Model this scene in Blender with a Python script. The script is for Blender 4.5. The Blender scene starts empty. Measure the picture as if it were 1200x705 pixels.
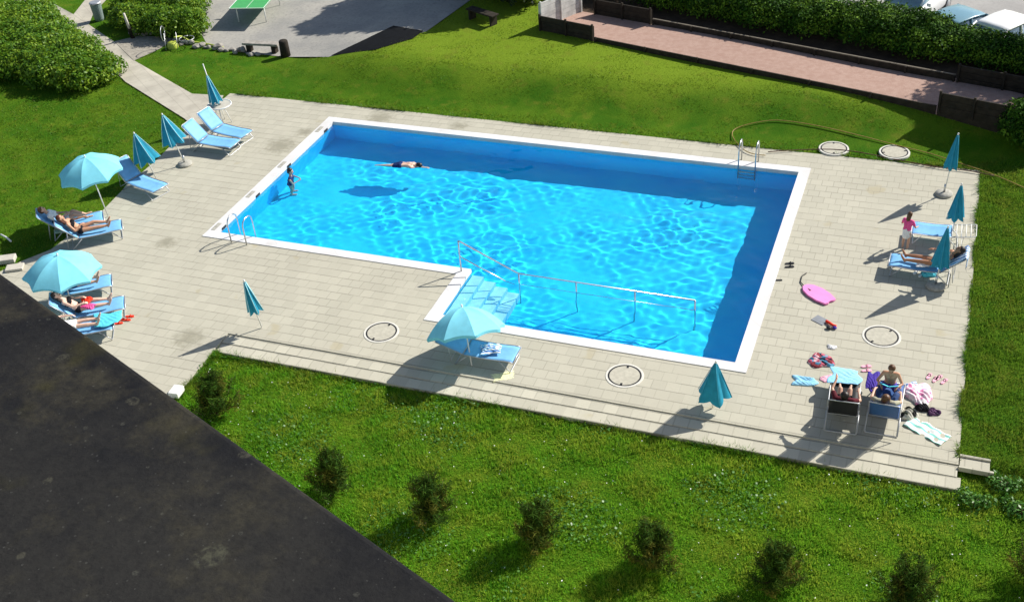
import bpy, bmesh, math, random
import numpy as np
from mathutils import Vector, Matrix
from mathutils.geometry import tessellate_polygon, delaunay_2d_cdt
random.seed(7); rng = np.random.default_rng(7)
SC = bpy.context.scene; COL = SC.collection
R = math.radians
# ------------------------------------------------------------------ camera
CR = np.array([[0.93631625, 0.34455865, -0.06775855], [0.14518795, -0.55554185, -0.81871467], [-0.31973793, 0.75673812, -0.57018863]])
CC = np.array([19.68863267, -24.41404519, 17.54066098]); CF = 1358.82
cam = bpy.data.cameras.new('camera'); cam.sensor_width = 36; cam.lens = CF / 1200 * 36; cam.clip_end = 2000; cam.clip_start = .1
co = bpy.data.objects.new('camera', cam); COL.objects.link(co)
co.matrix_world = Matrix([[CR[0][i], -CR[1][i], -CR[2][i], CC[i]] for i in range(3)] + [[0, 0, 0, 1]])
SC.camera = co

def ss(t): t = np.clip(t, 0, 1); return t * t * (3 - 2 * t)
def H(x, y):
    """height of the ground at a world point"""
    x = np.asarray(x, float); y = np.asarray(y, float)
    bank = .62 * ss((y - 9.4) / 2.8) * ss((x + 5) / 5)
    low = -.13 * ss((-4.1 - y) / .3) * ss((x - 3) / .5)
    und = .035 * np.sin(x * .55 + 1.3) * np.sin(y * .7 + x * .2) * ss((y - 9.3) / 2) + .03 * np.sin(x * .9) * np.sin(y * 1.1 + .5) * ss((-5.6 - y) / 1.5)
    street = 1.6 * ss((.26057 * (x - 5.002) + .96545 * (y - 15.298) - 2.3456 - 3.3) / .7) * ss((x - 5) / 3)      # the street behind the hedge lies lower
    return bank + low + und * (x < 22) - street
def px(u, v, z=0.):
    d = CR.T @ np.array([(u - 600) / CF, (v - 352.5) / CF, 1]); return CC + d * (z - CC[2]) / d[2]
def at(u, v, dz=0.):
    """the ground point (plus dz) seen at a photo pixel"""
    z = dz
    for _ in range(12):
        p = px(u, v, z); z = float(H(p[0], p[1])) + dz
    return Vector(px(u, v, z))
def proj(P):
    X = CR @ (np.array(P) - CC); return 600 + CF * X[0] / X[2], 352.5 + CF * X[1] / X[2]

# ------------------------------------------------------------------ node helpers
class NT:
    def __init__(s, name):
        s.m = bpy.data.materials.new(name); s.m.use_nodes = True; s.t = s.m.node_tree; s.t.nodes.clear()
        s.out = s.n('ShaderNodeOutputMaterial')
    def n(s, ty, **k):
        o = s.t.nodes.new(ty)
        for a, b in k.items(): setattr(o, a, b)
        return o
    def l(s, a, b): s.t.links.new(a, b)
    def inp(s, sock, v):
        if hasattr(v, 'is_output') or isinstance(v, bpy.types.NodeSocket): s.l(v, sock)
        elif isinstance(v, (tuple, list)): sock.default_value = (*v, 1) if len(v) == 3 and sock.type == 'RGBA' else v
        else: sock.default_value = v
    def math(s, op, a, b=0., c=0.):
        o = s.n('ShaderNodeMath', operation=op); s.inp(o.inputs[0], a); s.inp(o.inputs[1], b); s.inp(o.inputs[2], c); return o.outputs[0]
    def mix(s, f, a, b, mode='MIX'):
        o = s.n('ShaderNodeMix', data_type='RGBA', blend_type=mode); s.inp(o.inputs[0], f); s.inp(o.inputs[6], a); s.inp(o.inputs[7], b); return o.outputs[2]
    def noise(s, scale, detail=3, rough=.55, vec=None, dist=0):
        o = s.n('ShaderNodeTexNoise'); o.inputs['Scale'].default_value = scale; o.inputs['Detail'].default_value = detail; o.inputs['Roughness'].default_value = rough; o.inputs['Distortion'].default_value = dist
        s.l(vec if vec is not None else s.pos(), o.inputs['Vector']); return o.outputs[0]
    def voro(s, scale, vec=None, out=0, feature='F1', dims='3D'):
        o = s.n('ShaderNodeTexVoronoi', feature=feature, voronoi_dimensions=dims); o.inputs['Scale'].default_value = scale
        s.l(vec if vec is not None else s.pos(), o.inputs['Vector']); return o.outputs[out]
    def pos(s):
        if not hasattr(s, '_p'): s._p = s.n('ShaderNodeTexCoord').outputs['Object']
        return s._p
    def ramp(s, f, a, b): # smooth map
        o = s.n('ShaderNodeMapRange', interpolation_type='SMOOTHSTEP'); s.inp(o.inputs[0], f); o.inputs[1].default_value = a; o.inputs[2].default_value = b; return o.outputs[0]
    def bsdf(s, col, rough=.6, spec=.3, metal=0, bump=None, bstr=.3, bdist=.02):
        o = s.n('ShaderNodeBsdfPrincipled'); s.inp(o.inputs['Base Color'], col); s.inp(o.inputs['Roughness'], rough); o.inputs['Metallic'].default_value = metal; o.inputs['Specular IOR Level'].default_value = spec
        if bump is not None:
            b = s.n('ShaderNodeBump'); b.inputs['Strength'].default_value = bstr; b.inputs['Distance'].default_value = bdist; s.l(bump, b.inputs['Height']); s.l(b.outputs[0], o.inputs['Normal'])
        return o.outputs[0]
    def done(s, sh): s.l(sh, s.out.inputs[0]); return s.m

def lin(r, g, b): return tuple(((c / 255) / 12.92 if c <= 10 else ((c / 255 + .055) / 1.055) ** 2.4) for c in (r, g, b))
def sc(c, k): return tuple(min(1, x * k) for x in c)
def M(name, col, rough=.6, spec=.3, var=.12, vs=6, bump=0, bs=40, metal=0, trans=0, wave=None):
    t = NT(name); f = t.noise(vs, 4)
    c = t.mix(t.ramp(f, .3, .7), sc(col, 1 - var), sc(col, 1 + var))
    if wave: c = t.mix(t.ramp(t.math('FRACT', t.math('MULTIPLY', t.n('ShaderNodeSeparateXYZ').outputs[0], 1)), .4, .6), c, c)
    sh = t.bsdf(c, rough, spec, metal, t.noise(bs, 4) if bump else None, bump)
    if trans:
        tr = t.n('ShaderNodeBsdfTranslucent'); t.inp(tr.inputs[0], c); mx = t.n('ShaderNodeMixShader'); mx.inputs[0].default_value = trans
        t.l(sh, mx.inputs[1]); t.l(tr.outputs[0], mx.inputs[2]); sh = mx.outputs[0]
    return t.done(sh)

# ------------------------------------------------------------------ mesh helpers
def obj(name, me, mat, parent=None):
    o = bpy.data.objects.new(name, me); COL.objects.link(o)
    if mat is not None and not me.materials: me.materials.append(mat)
    if parent is not None: o.parent = parent
    return o
def tag(o, label, cat, group=None, kind=None):
    if label: o['label'] = label
    if cat: o['category'] = cat
    if group: o['group'] = group
    if kind: o['kind'] = kind
    return o
def thing(name, label, cat, loc=(0, 0, 0), rz=0, group=None):
    o = bpy.data.objects.new(name, None); COL.objects.link(o); o.empty_display_size = .1
    o.location = loc; o.rotation_euler = (0, 0, rz); return tag(o, label, cat, group)
def struct(o): o['kind'] = 'structure'; return o
def dup(o, parent=None):
    c = o.copy(); COL.objects.link(c)
    if parent is not None: c.parent = parent
    for ch in list(o.children): dup(ch, c)
    return c

class MB:
    """collects shapes into one mesh"""
    def __init__(s): s.bm = bmesh.new()
    def quad(s, *p): return s.bm.faces.new([s.bm.verts.new(q) for q in p])
    def box(s, c, d, rot=None, bevel=0):
        m = Matrix.Translation(Vector(c)) @ (rot.to_4x4() if rot else Matrix()) @ Matrix.Diagonal((*d, 1))
        r = bmesh.ops.create_cube(s.bm, size=1, matrix=m)
        if bevel:
            es = list({e for v in r['verts'] for e in v.link_edges}); bmesh.ops.bevel(s.bm, geom=es, offset=bevel, segments=2, affect='EDGES', profile=.6)
        return s
    def tube(s, pts, r, n=8, cap=True):
        pts = [Vector(p) for p in pts]; rr = r if isinstance(r, (list, tuple)) else [r] * len(pts); rings = []
        up = None
        for i, p in enumerate(pts):
            a = pts[max(i - 1, 0)]; b = pts[min(i + 1, len(pts) - 1)]; t = (b - a).normalized()
            if up is None: up = Vector((0, 0, 1)) if abs(t.z) < .9 else Vector((1, 0, 0))
            x = t.cross(up).normalized(); y = x.cross(t).normalized(); up = y
            rings.append([s.bm.verts.new(p + (x * math.cos(k * 2 * math.pi / n) + y * math.sin(k * 2 * math.pi / n)) * rr[i]) for k in range(n)])
        for A, B in zip(rings, rings[1:]):
            for k in range(n): s.bm.faces.new((A[k], A[(k + 1) % n], B[(k + 1) % n], B[k])).smooth = True
        if cap: s.bm.faces.new(rings[0][::-1]); s.bm.faces.new(rings[-1])
        return s
    def lathe(s, prof, n=24, c=(0, 0, 0)):
        c = Vector(c); rings = []
        for r, z in prof: rings.append([s.bm.verts.new(c + Vector((r * math.cos(k * 2 * math.pi / n), r * math.sin(k * 2 * math.pi / n), z))) for k in range(n)])
        for A, B in zip(rings, rings[1:]):
            for k in range(n): s.bm.faces.new((A[k], A[(k + 1) % n], B[(k + 1) % n], B[k]))
        if prof[0][0] > 1e-6: s.bm.faces.new(rings[0][::-1])
        if prof[-1][0] > 1e-6: s.bm.faces.new(rings[-1])
        return s
    def prism(s, poly, z0, z1, M_=None):
        a = [s.bm.verts.new((p[0], p[1], z0)) for p in poly]; b = [s.bm.verts.new((p[0], p[1], z1)) for p in poly]; n = len(poly)
        s.bm.faces.new(a[::-1]); s.bm.faces.new(b)
        for i in range(n): s.bm.faces.new((a[i], a[(i + 1) % n], b[(i + 1) % n], b[i]))
        if M_ is not None:
            for v in a + b: v.co = M_ @ v.co
        return s
    def ball(s, c, r, sub=2, sq=(1, 1, 1)):
        bmesh.ops.create_icosphere(s.bm, subdivisions=sub, radius=r, matrix=Matrix.Translation(Vector(c)) @ Matrix.Diagonal((*sq, 1))); return s
    def sheet(s, f, nu, nv, smooth=True):
        g = [[s.bm.verts.new(f(i / nu, j / nv)) for j in range(nv + 1)] for i in range(nu + 1)]
        for i in range(nu):
            for j in range(nv): s.bm.faces.new((g[i][j], g[i + 1][j], g[i + 1][j + 1], g[i][j + 1])).smooth = smooth
        return s
    def build(s, name, mat, parent=None, smooth=None, weld=0):
        if weld: bmesh.ops.remove_doubles(s.bm, verts=s.bm.verts, dist=weld)
        bmesh.ops.recalc_face_normals(s.bm, faces=s.bm.faces)
        if smooth is not None:
            for f in s.bm.faces: f.smooth = smooth
        me = bpy.data.meshes.new(name); s.bm.to_mesh(me); s.bm.free(); return obj(name, me, mat, parent)

def raw_mesh(name, verts, faces_n, idx):
    """numpy verts (N,3), uniform faces of faces_n corners"""
    me = bpy.data.meshes.new(name); nf = len(idx) // faces_n
    me.vertices.add(len(verts)); me.vertices.foreach_set('co', np.asarray(verts, np.float32).ravel())
    me.loops.add(len(idx)); me.loops.foreach_set('vertex_index', np.asarray(idx, np.int32))
    me.polygons.add(nf); me.polygons.foreach_set('loop_start', np.arange(0, nf * faces_n, faces_n, dtype=np.int32))
    me.update(calc_edges=True); return me
def inpoly(x, y, poly):
    r = np.zeros(np.shape(x), bool); n = len(poly)
    for i in range(n):
        x1, y1 = poly[i][:2]; x2, y2 = poly[(i + 1) % n][:2]
        if y1 == y2: continue
        c = ((y1 > y) != (y2 > y)) & (x < (x2 - x1) * (y - y1) / (y2 - y1) + x1); r ^= c
    return r
def flat_poly(name, loops, z, mat, thick=.15, zf=None):
    """polygon (outer, holes...) as a slab with its top at z"""
    V = [Vector((p[0], p[1], 0)) for l in loops for p in l]; tris = tessellate_polygon([[Vector((p[0], p[1], 0)) for p in l] for l in loops])
    b = MB(); top = [b.bm.verts.new((v.x, v.y, z)) for v in V]; bot = [b.bm.verts.new((v.x, v.y, z - thick)) for v in V]
    for t in tris:
        b.bm.faces.new([top[i] for i in t]); b.bm.faces.new([bot[i] for i in t][::-1])
    k = 0
    for l in loops:
        n = len(l)
        for i in range(n):
            i0, i1 = k + i, k + (i + 1) % n; b.bm.faces.new((top[i0], top[i1], bot[i1], bot[i0]))
        k += n
    return b.build(name, mat)
def drape(name, poly, dz, mat, step=.4):
    """polygon lying on the ground"""
    xs = [p[0] for p in poly]; ys = [p[1] for p in poly]; P = [Vector(p[:2]) for p in poly]; n = len(P)
    for x in np.arange(min(xs), max(xs), step):
        for y in np.arange(min(ys), max(ys), step):
            if inpoly(np.array(x), np.array(y), poly): P.append(Vector((float(x), float(y))))
    v, e, f, *_ = delaunay_2d_cdt(P, [], [list(range(n))], 1, 1e-5)
    me = bpy.data.meshes.new(name); me.from_pydata([(p.x, p.y, float(H(p.x, p.y)) + dz) for p in v], [], [list(q) for q in f]); me.update()
    for p in me.polygons: p.use_smooth = True
    if me.polygons and sum(p.normal.z for p in me.polygons) < 0: me.flip_normals()
    return obj(name, me, mat)
def cloud(name, lobes, n, size, mat, parent=None, flat=.35, inner=.6, aspect=.55):
    """leaf mass: lobes (centre, radii); n leaves of the given size through their volume, denser toward the skin"""
    w = np.array([(r[0] * r[1] * r[2]) ** .67 for c, r in lobes]); w /= w.sum(); k = rng.choice(len(lobes), n, p=w)
    d = rng.normal(size=(n, 3)); d /= np.linalg.norm(d, axis=1)[:, None]; d[:, 2] = np.where(d[:, 2] < -.5, -d[:, 2], d[:, 2])
    rad = inner + (1.04 - inner) * rng.random(n) ** .5
    rad *= 1 + .13 * np.sin(d[:, 0] * 7 + k * 2.1) * np.sin(d[:, 1] * 6 + k) + .06 * rng.normal(size=n)
    Cn = np.array([c for c, r in lobes])[k]; Rd = np.array([r for c, r in lobes])[k]; p = Cn + d * Rd * rad[:, None]
    nrm = d / Rd; nrm /= np.linalg.norm(nrm, axis=1)[:, None]; nrm = nrm * (1 - flat) + rng.normal(size=(n, 3)) * .55 + np.array([0, 0, flat]); nrm /= np.linalg.norm(nrm, axis=1)[:, None]
    return leaves(name, p, nrm, size, mat, parent, aspect)
def leaves(name, p, nrm, size, mat, parent=None, aspect=.55):
    n = len(p); a = np.cross(nrm, rng.normal(size=(n, 3))); a /= np.linalg.norm(a, axis=1)[:, None] + 1e-9; b = np.cross(nrm, a)
    s = (size * (.6 + .8 * rng.random(n)))[:, None]; v = np.empty((n, 4, 3)); v[:, 0] = p - a * s * .5; v[:, 1] = p + b * s * .5 * aspect; v[:, 2] = p + a * s * .5; v[:, 3] = p - b * s * .5 * aspect
    return obj(name, raw_mesh(name, v.reshape(-1, 3), 4, np.arange(4 * n)), mat, parent)
def foliage(name, c1, c2, c3, trans=.3, rough=.5, spec=.25, dry=None):
    t = NT(name); g = t.n('ShaderNodeNewGeometry').outputs['Random Per Island']; f = t.noise(1.3, 3)
    c = t.mix(t.ramp(g, .1, .9), c1, c2); c = t.mix(t.math('MULTIPLY', t.ramp(f, .42, .62), t.ramp(g, .2, .6)), c, c3)
    if dry: c = t.mix(t.math('MULTIPLY', dryness(t), t.ramp(g, 0, .8)), c, dry)
    sh = t.bsdf(c, rough, spec); tr = t.n('ShaderNodeBsdfTranslucent'); t.inp(tr.inputs[0], t.mix(.5, c, c3)); mx = t.n('ShaderNodeMixShader'); mx.inputs[0].default_value = trans
    t.l(sh, mx.inputs[1]); t.l(tr.outputs[0], mx.inputs[2]); return t.done(mx.outputs[0])

# ------------------------------------------------------------------ light
SUN_EL, SUN_AZ = R(37), R(49)                 # azimuth measured from +x toward +y
W = bpy.data.worlds.new('World'); SC.world = W; W.use_nodes = True; wt = W.node_tree
sky = wt.nodes.new('ShaderNodeTexSky'); sky.sky_type = 'NISHITA'; sky.sun_disc = False; sky.sun_elevation = SUN_EL; sky.sun_rotation = math.pi / 2 - SUN_AZ
wt.nodes['Background'].inputs[1].default_value = .078; wt.links.new(sky.outputs[0], wt.nodes['Background'].inputs[0])
sl = bpy.data.lights.new('sun', 'SUN'); sl.energy = 5; sl.angle = R(.53); sl.color = (1, .95, .86); so = bpy.data.objects.new('sun', sl); COL.objects.link(so)
sd = Vector((math.cos(SUN_EL) * math.cos(SUN_AZ), math.cos(SUN_EL) * math.sin(SUN_AZ), math.sin(SUN_EL))); so.rotation_euler = sd.to_track_quat('Z', 'Y').to_euler(); so.location = (30, 40, 40)
SC.view_settings.view_transform = 'Standard'; SC.view_settings.look = 'None'; SC.view_settings.exposure = .55; SC.view_settings.gamma = 1
SC.render.engine = 'CYCLES'; SC.cycles.use_denoising = True; SC.cycles.max_bounces = 8; SC.cycles.transparent_max_bounces = 12; SC.cycles.sample_clamp_indirect = 6
try: SC.cycles.denoiser = 'OPENIMAGEDENOISE'
except Exception: pass

# ------------------------------------------------------------------ materials
TURQ = (.028, .31, .46)
def m_canopy():
    t = NT('canopy_fabric'); f = t.noise(5, 3); c = t.mix(t.ramp(f, .3, .7), sc(TURQ, .92), sc(TURQ, 1.1))
    sh = t.bsdf(c, .75, .2, 0, t.noise(900, 1), .05); tr = t.n('ShaderNodeBsdfTranslucent'); t.inp(tr.inputs[0], c); mx = t.n('ShaderNodeMixShader'); mx.inputs[0].default_value = .3
    t.l(sh, mx.inputs[1]); t.l(tr.outputs[0], mx.inputs[2]); return t.done(mx.outputs[0])
m_can = m_canopy()
m_can_open = M('open_canopy_fabric', (.25, .72, .88), .7, .2, .05, 5, trans=.22)
m_canr = M('canopy_seam', (.05, .36, .50), .7)
m_sunseam = M('sunlit_seam', (.35, .70, .80), .7)  # sun on the fold edges, painted as a paler rib colour
m_white = M('white_paint', (.78, .78, .76), .4, .4, .04)
m_steel = M('brushed_steel', (.62, .63, .64), .3, .5, .08, metal=.9)
m_alu = M('grey_tube', (.40, .41, .43), .4, .5, .06, metal=.5)
m_conc = M('concrete', (.36, .35, .31), .85, .2, .2, 14, .3, 60)
m_wood = M('weathered_wood', (.028, .023, .017), .8, .2, .3, 5, .3, 30)
m_greyboard = M('grey_boards', (.30, .28, .25), .85, .2, .25, 6, .2, 30)
m_dark = M('black_plastic', (.015, .015, .017), .5, .4, .2)
m_bluesling = M('blue_sling', (.20, .48, .80), .6, .3, .06, 8, .05, 300, trans=.12)
m_shadednavy = M('shaded_navy_sling', (.03, .10, .30), .6, .3, .08, 8)  # blue darkened to hold the shade on the back's underside
m_shadedblack = M('shaded_black_sling', (.012, .013, .016), .6, .3, .1, 8)  # black puts the shade on the back's underside into the sling colour
SKIN = [(.50, .27, .17), (.58, .35, .25), (.38, .19, .11), (.66, .43, .33)]
m_skin = [M('skin_tone', s, .5, .35, .06, 9) for s in SKIN]
m_hair = M('dark_hair', (.014, .009, .007), .5, .4, .3, 30); m_hairb = M('brown_hair', (.10, .045, .018), .5, .4, .3, 30); m_hairr = M('auburn_hair', (.11, .028, .012), .5, .4, .3, 30); m_hairl = M('light_hair', (.26, .14, .06), .5, .4, .3, 30)
def cl(name, c, **k): return M(name, c, .8, .15, .12, 25, .2, 90, **k)
m_black = cl('black_cloth', (.013, .012, .016)); m_navy = cl('navy_cloth', (.015, .03, .12)); m_pink = cl('pink_cloth', (.75, .10, .30)); m_wcl = cl('white_cloth', (.80, .80, .80)); m_lpink = cl('pale_pink_cloth', (.80, .42, .52))
m_purple = cl('purple_cloth', (.06, .035, .28)); m_tq = cl('turquoise_cloth', (.10, .55, .68)); m_lb = cl('light_blue_cloth', (.30, .62, .85)); m_red = cl('red_cloth', (.70, .045, .02)); m_maroon = cl('maroon_cloth', (.09, .012, .02)); m_khaki = cl('khaki_cloth', (.34, .33, .24)); m_yel = cl('yellow_cloth', (.82, .80, .45)); m_jeans = cl('denim_cloth', (.03, .06, .16))
def patterned(name, cols, scale, kind='voro', ang=0):
    """a cloth printed with several colours"""
    t = NT(name)
    if kind == 'voro':
        f = t.voro(scale, out=1); sp = t.n('ShaderNodeSeparateColor'); t.l(f, sp.inputs[0]); f = sp.outputs[0]
    else:
        s = t.n('ShaderNodeSeparateXYZ'); t.l(t.pos(), s.inputs[0]); f = t.math('FRACT', t.math('MULTIPLY', s.outputs[kind], scale))
    c = cols[0]
    for i, q in enumerate(cols[1:]): c = t.mix(t.math('GREATER_THAN', f, (i + 1) / len(cols)), c, q)
    return t.done(t.bsdf(c, .85, .1, 0, t.noise(60, 3), .3))

def m_paver(name, off, light=1., w1=.045, w2=.03, dark=.55, var=.05):
    t = NT(name); s = t.n('ShaderNodeSeparateXYZ'); t.l(t.pos(), s.inputs[0])
    wob = t.math('MULTIPLY', t.math('SUBTRACT', t.noise(.8, 2), .5), .03)
    row = t.math('DIVIDE', t.math('ADD', t.math('ADD', s.outputs[1], 20 + off), wob), .34); ri = t.math('FLOOR', row); rf = t.math('FRACT', row)
    cx = t.math('ADD', t.math('DIVIDE', t.math('ADD', s.outputs[0], 20), .336), t.math('ADD', t.math('MULTIPLY', ri, .5), t.math('MULTIPLY', t.math('SINE', t.math('MULTIPLY', ri, 12.9)), .08))); ci = t.math('FLOOR', cx); cf = t.math('FRACT', cx)
    jw = t.math('MULTIPLY', t.ramp(t.noise(1.1, 3), .25, .7), w1)
    j1 = t.math('LESS_THAN', t.math('MINIMUM', rf, t.math('SUBTRACT', 1, rf)), t.math('ADD', jw, .008))
    j2 = t.math('LESS_THAN', t.math('MINIMUM', cf, t.math('SUBTRACT', 1, cf)), w2)
    cv = t.n('ShaderNodeCombineXYZ'); t.l(ri, cv.inputs[0]); t.l(ci, cv.inputs[1]); wn = t.n('ShaderNodeTexWhiteNoise'); t.l(cv.outputs[0], wn.inputs[0])
    base = (.435 * light, .415 * light, .338 * light)
    c = t.mix(wn.outputs[0], sc(base, 1 - var), sc(base, 1 + var)); c = t.mix(t.math('MULTIPLY', t.ramp(t.noise(.45, 4), .35, .75), .3), c, sc(base, .78))
    c = t.mix(t.math('MULTIPLY', t.ramp(t.noise(18, 4), .5, .75), .18), c, sc(base, .7)); c = t.mix(t.math('MULTIPLY', t.ramp(t.noise(.9, 3, .5), .66, .72), .35), c, (.36, .30, .16))
    for (sx, sy, sr) in ((-.95, 5.5, .9), (-.6, 6.6, .5), (1.5, 8.15, .8), (4.5, 8.2, .5), (9.2, -3.0, .5), (2.2, -4.9, .7), (-1.2, -.9, .5)):
        d = t.n('ShaderNodeVectorMath', operation='DISTANCE'); t.l(t.pos(), d.inputs[0]); d.inputs[1].default_value = (sx, sy, 0); k = t.ramp(t.math('ADD', t.math('DIVIDE', d.outputs['Value'], sr), t.math('MULTIPLY', t.noise(5, 4, .7), 1.6)), 1.7, .9); c = t.mix(t.math('MULTIPLY', k, .55), c, (.17, .16, .11))
    c = t.mix(t.math('MULTIPLY', t.ramp(t.noise(3.2, 5, .7), .55, .75), .22), c, sc(base, .72))
    c = t.mix(t.math('MULTIPLY', t.math('MULTIPLY', j2, t.ramp(t.noise(.5, 3), .3, .7)), .5), c, sc(base, .5)); c = t.mix(t.math('MULTIPLY', j1, .75), c, sc(base, dark))
    hgt = t.math('SUBTRACT', t.math('MULTIPLY', t.noise(60, 3), .25), t.math('MAXIMUM', j1, j2))
    return t.done(t.bsdf(c, .88, .2, 0, hgt, .35, .012))
m_deck = m_paver('concrete_pavers', 0); m_strip = m_paver('step_pavers', .11, 1.06, .05, .045, .4, .10)
def m_path_():
    t = NT('path_paving'); c = t.mix(t.ramp(t.noise(1.5, 5), .3, .7), (.37, .345, .29), (.47, .44, .37)); b = t.n('ShaderNodeTexBrick'); b.inputs['Scale'].default_value = 1.; b.inputs['Brick Width'].default_value = .6; b.inputs['Row Height'].default_value = .5; b.inputs['Mortar Size'].default_value = .012
    mp = t.n('ShaderNodeMapping'); mp.inputs['Rotation'].default_value = (0, 0, R(38)); t.l(t.pos(), mp.inputs[0]); t.l(mp.outputs[0], b.inputs['Vector'])
    c = t.mix(t.math('MULTIPLY', b.outputs['Fac'], .35), c, (.2, .18, .15)); c = t.mix(t.math('MULTIPLY', t.ramp(t.noise(12, 4), .5, .8), .3), c, (.27, .25, .2)); return t.done(t.bsdf(c, .9, .2, 0, t.noise(40, 4), .2))
m_path = m_path_()
def ground_mat(name, a, b, s1, c, s2, k=.4, bump=.3):
    t = NT(name); q = t.mix(t.ramp(t.noise(s1, 5, .6), .3, .7), a, b); q = t.mix(t.math('MULTIPLY', t.ramp(t.noise(s2, 4), .45, .7), k), q, c); return t.done(t.bsdf(q, .92, .15, 0, t.noise(s2 * 2, 4), bump, .02))
m_terr = ground_mat('terrace_paving', (.27, .265, .25), (.36, .345, .31), .7, (.20, .195, .185), 9, .5)
m_court = ground_mat('red_grit', (.345, .225, .18), (.41, .285, .235), 5, (.27, .165, .135), 32, .6, .3)
m_park = ground_mat('parking_asphalt', (.30, .29, .28), (.36, .35, .335), .6, (.24, .23, .22), 8, .4)
m_soil = ground_mat('dark_soil', (.045, .03, .02), (.08, .055, .035), 3, (.03, .02, .015), 15)
def dryness(t):
    """turf thins and yellows up the bank toward the court"""
    q = t.n('ShaderNodeSeparateXYZ'); t.l(t.pos(), q.inputs[0]); d = t.math('MULTIPLY', t.ramp(t.math('ADD', q.outputs[1], t.math('MULTIPLY', t.noise(.35, 4), 4.)), 12.2, 14.6), t.ramp(q.outputs[0], -6, 1)); return t.math('MAXIMUM', d, t.math('MULTIPLY', t.ramp(t.noise(.42, 5, .65), .55, .72), .6))
def m_lawn_():
    t = NT('lawn_turf'); c = t.mix(t.ramp(t.noise(.5, 5, .65), .32, .68), (.034, .115, .005), (.085, .165, .009)); c = t.mix(dryness(t), c, (.155, .235, .016)); c = t.mix(t.math('MULTIPLY', t.ramp(t.noise(2.2, 4, .6), .52, .72), .55), c, (.15, .17, .020))
    mp = t.n('ShaderNodeMapping'); mp.inputs['Scale'].default_value = (1, 3, 1); mp.inputs['Rotation'].default_value = (0, 0, R(8)); t.l(t.pos(), mp.inputs[0]); c = t.mix(t.math('MULTIPLY', t.ramp(t.noise(14, 5, .7, mp.outputs[0]), .45, .7), .5), c, (.035, .085, .004))
    return t.done(t.bsdf(c, .95, .05, 0, t.noise(30, 5, .7), .6, .05))
m_lawn = m_lawn_()
m_grass_near = foliage('tall_grass', (.034, .19, .006), (.19, .53, .022), (.36, .46, .045), .5, .5)
m_grass_side = foliage('side_grass', (.025, .13, .006), (.11, .30, .016), (.20, .26, .03), .5, .5)
m_grass_far = foliage('mown_grass', (.035, .13, .006), (.095, .22, .010), (.19, .25, .02), .5, .55, .2, (.24, .36, .022))
m_clover = foliage('clover_leaf', (.05, .15, .02), (.10, .24, .035), (.05, .16, .02), .25, .4)
m_hedge = foliage('hedge_leaf', (.010, .040, .004), (.042, .115, .008), (.13, .24, .018), .08, .7, .08)
m_bush = foliage('shrub_leaf', (.045, .13, .007), (.13, .27, .014), (.24, .36, .025), .35)
m_pine = foliage('pine_needle', (.014, .042, .007), (.055, .12, .014), (.16, .14, .025), .2, .85, .05)
m_dtree = foliage('dark_tree_leaf', (.006, .015, .004), (.016, .034, .007), (.02, .04, .008), .05, .7)
m_bark = M('bark', (.10, .07, .05), .9, .1, .3, 12, .5, 40)
m_rock = M('pale_rock', (.30, .28, .25), .85, .2, .25, 4, .5, 20)

# ------------------------------------------------------------------ the pool and its deck
L, WD, CW, E_, N_ = 16.0, 7.51, .33, 2.216, 8.233
XL, XR, YT, YS, YB = -4.8, 21.17, 8.83, -4.42, -5.13
def Lshape(i): # i: how far outside the water line
    return [(-i, WD + i), (-i, -i), (N_ - i, -i), (N_ - i, -E_ - i), (L + i, -E_ - i), (L + i, WD + i)]
left = [px(*q)[:2] for q in [(232, 140), (212, 158), (185, 186), (150, 216), (115, 252), (86, 272), (60, 292), (25, 306), (0, 318)]]
deck_out = [(-5.0, 8.85)] + [tuple(p) for p in left] + [(-5.6, -9.5), (3.25, -9.5), (3.24, -7.0), (3.12, YB), (3.1, YS), (XR + .03, YS), (XR, YT)]
d_ = struct(flat_poly('pool_deck', [deck_out, Lshape(CW)[::-1]], 0, m_deck, .14))
struct(flat_poly('deck_step', [[(3.13, YS - .36), (XR + .02, YS - .36), (XR + .02, YS - .004), (3.11, YS - .004)]], -.028, m_strip, .2))
struct(flat_poly('lower_deck_step', [[(3.15, YB - .03), (XR + .10, YB - .03), (XR + .10, YS - .364), (3.13, YS - .364)]], -.043, m_strip, .2))
kb = MB(); kb.box((21.52, -4.13, -.03), (.62, .06, .12), bevel=.01); kb.box((21.55, -4.50, -.03), (.7, .06, .12), bevel=.01); kb.box((21.52, -4.315, -.06), (.6, .30, .1), bevel=.01); struct(kb.build('kerb_stones', m_strip))
def m_cop():
    t = NT('white_coping'); s = t.n('ShaderNodeSeparateXYZ'); t.l(t.pos(), s.inputs[0])
    c = t.mix(t.ramp(t.noise(1.2, 4), .3, .7), (.58, .57, .565), (.69, .69, .70)); c = t.mix(t.math('MULTIPLY', t.ramp(t.noise(.8, 5, .7), .58, .74), .45), c, (.40, .385, .37))
    f = t.math('FRACT', t.math('DIVIDE', t.math('ADD', s.outputs[0], t.math('MULTIPLY', s.outputs[1], 1.)), .98)); j = t.math('LESS_THAN', f, .012); c = t.mix(t.math('MULTIPLY', j, .35), c, (.3, .3, .3))
    return t.done(t.bsdf(c, .7, .3, 0, t.noise(50, 3), .15, .01))
flat = flat_poly('pool_coping', [Lshape(CW - .004), Lshape(0)[::-1]], .02, m_cop(), .16); struct(flat)
def m_liner():
    t = NT('pool_liner'); c = t.mix(t.ramp(t.noise(.7, 3), .3, .7), (.006, .57, .95), (.014, .66, .97)); return t.done(t.bsdf(c, .6, .2))
m_lin = m_liner(); DEP = 1.3; ZW = -.09
b = MB(); o_ = .012; LS = Lshape(o_)
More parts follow.
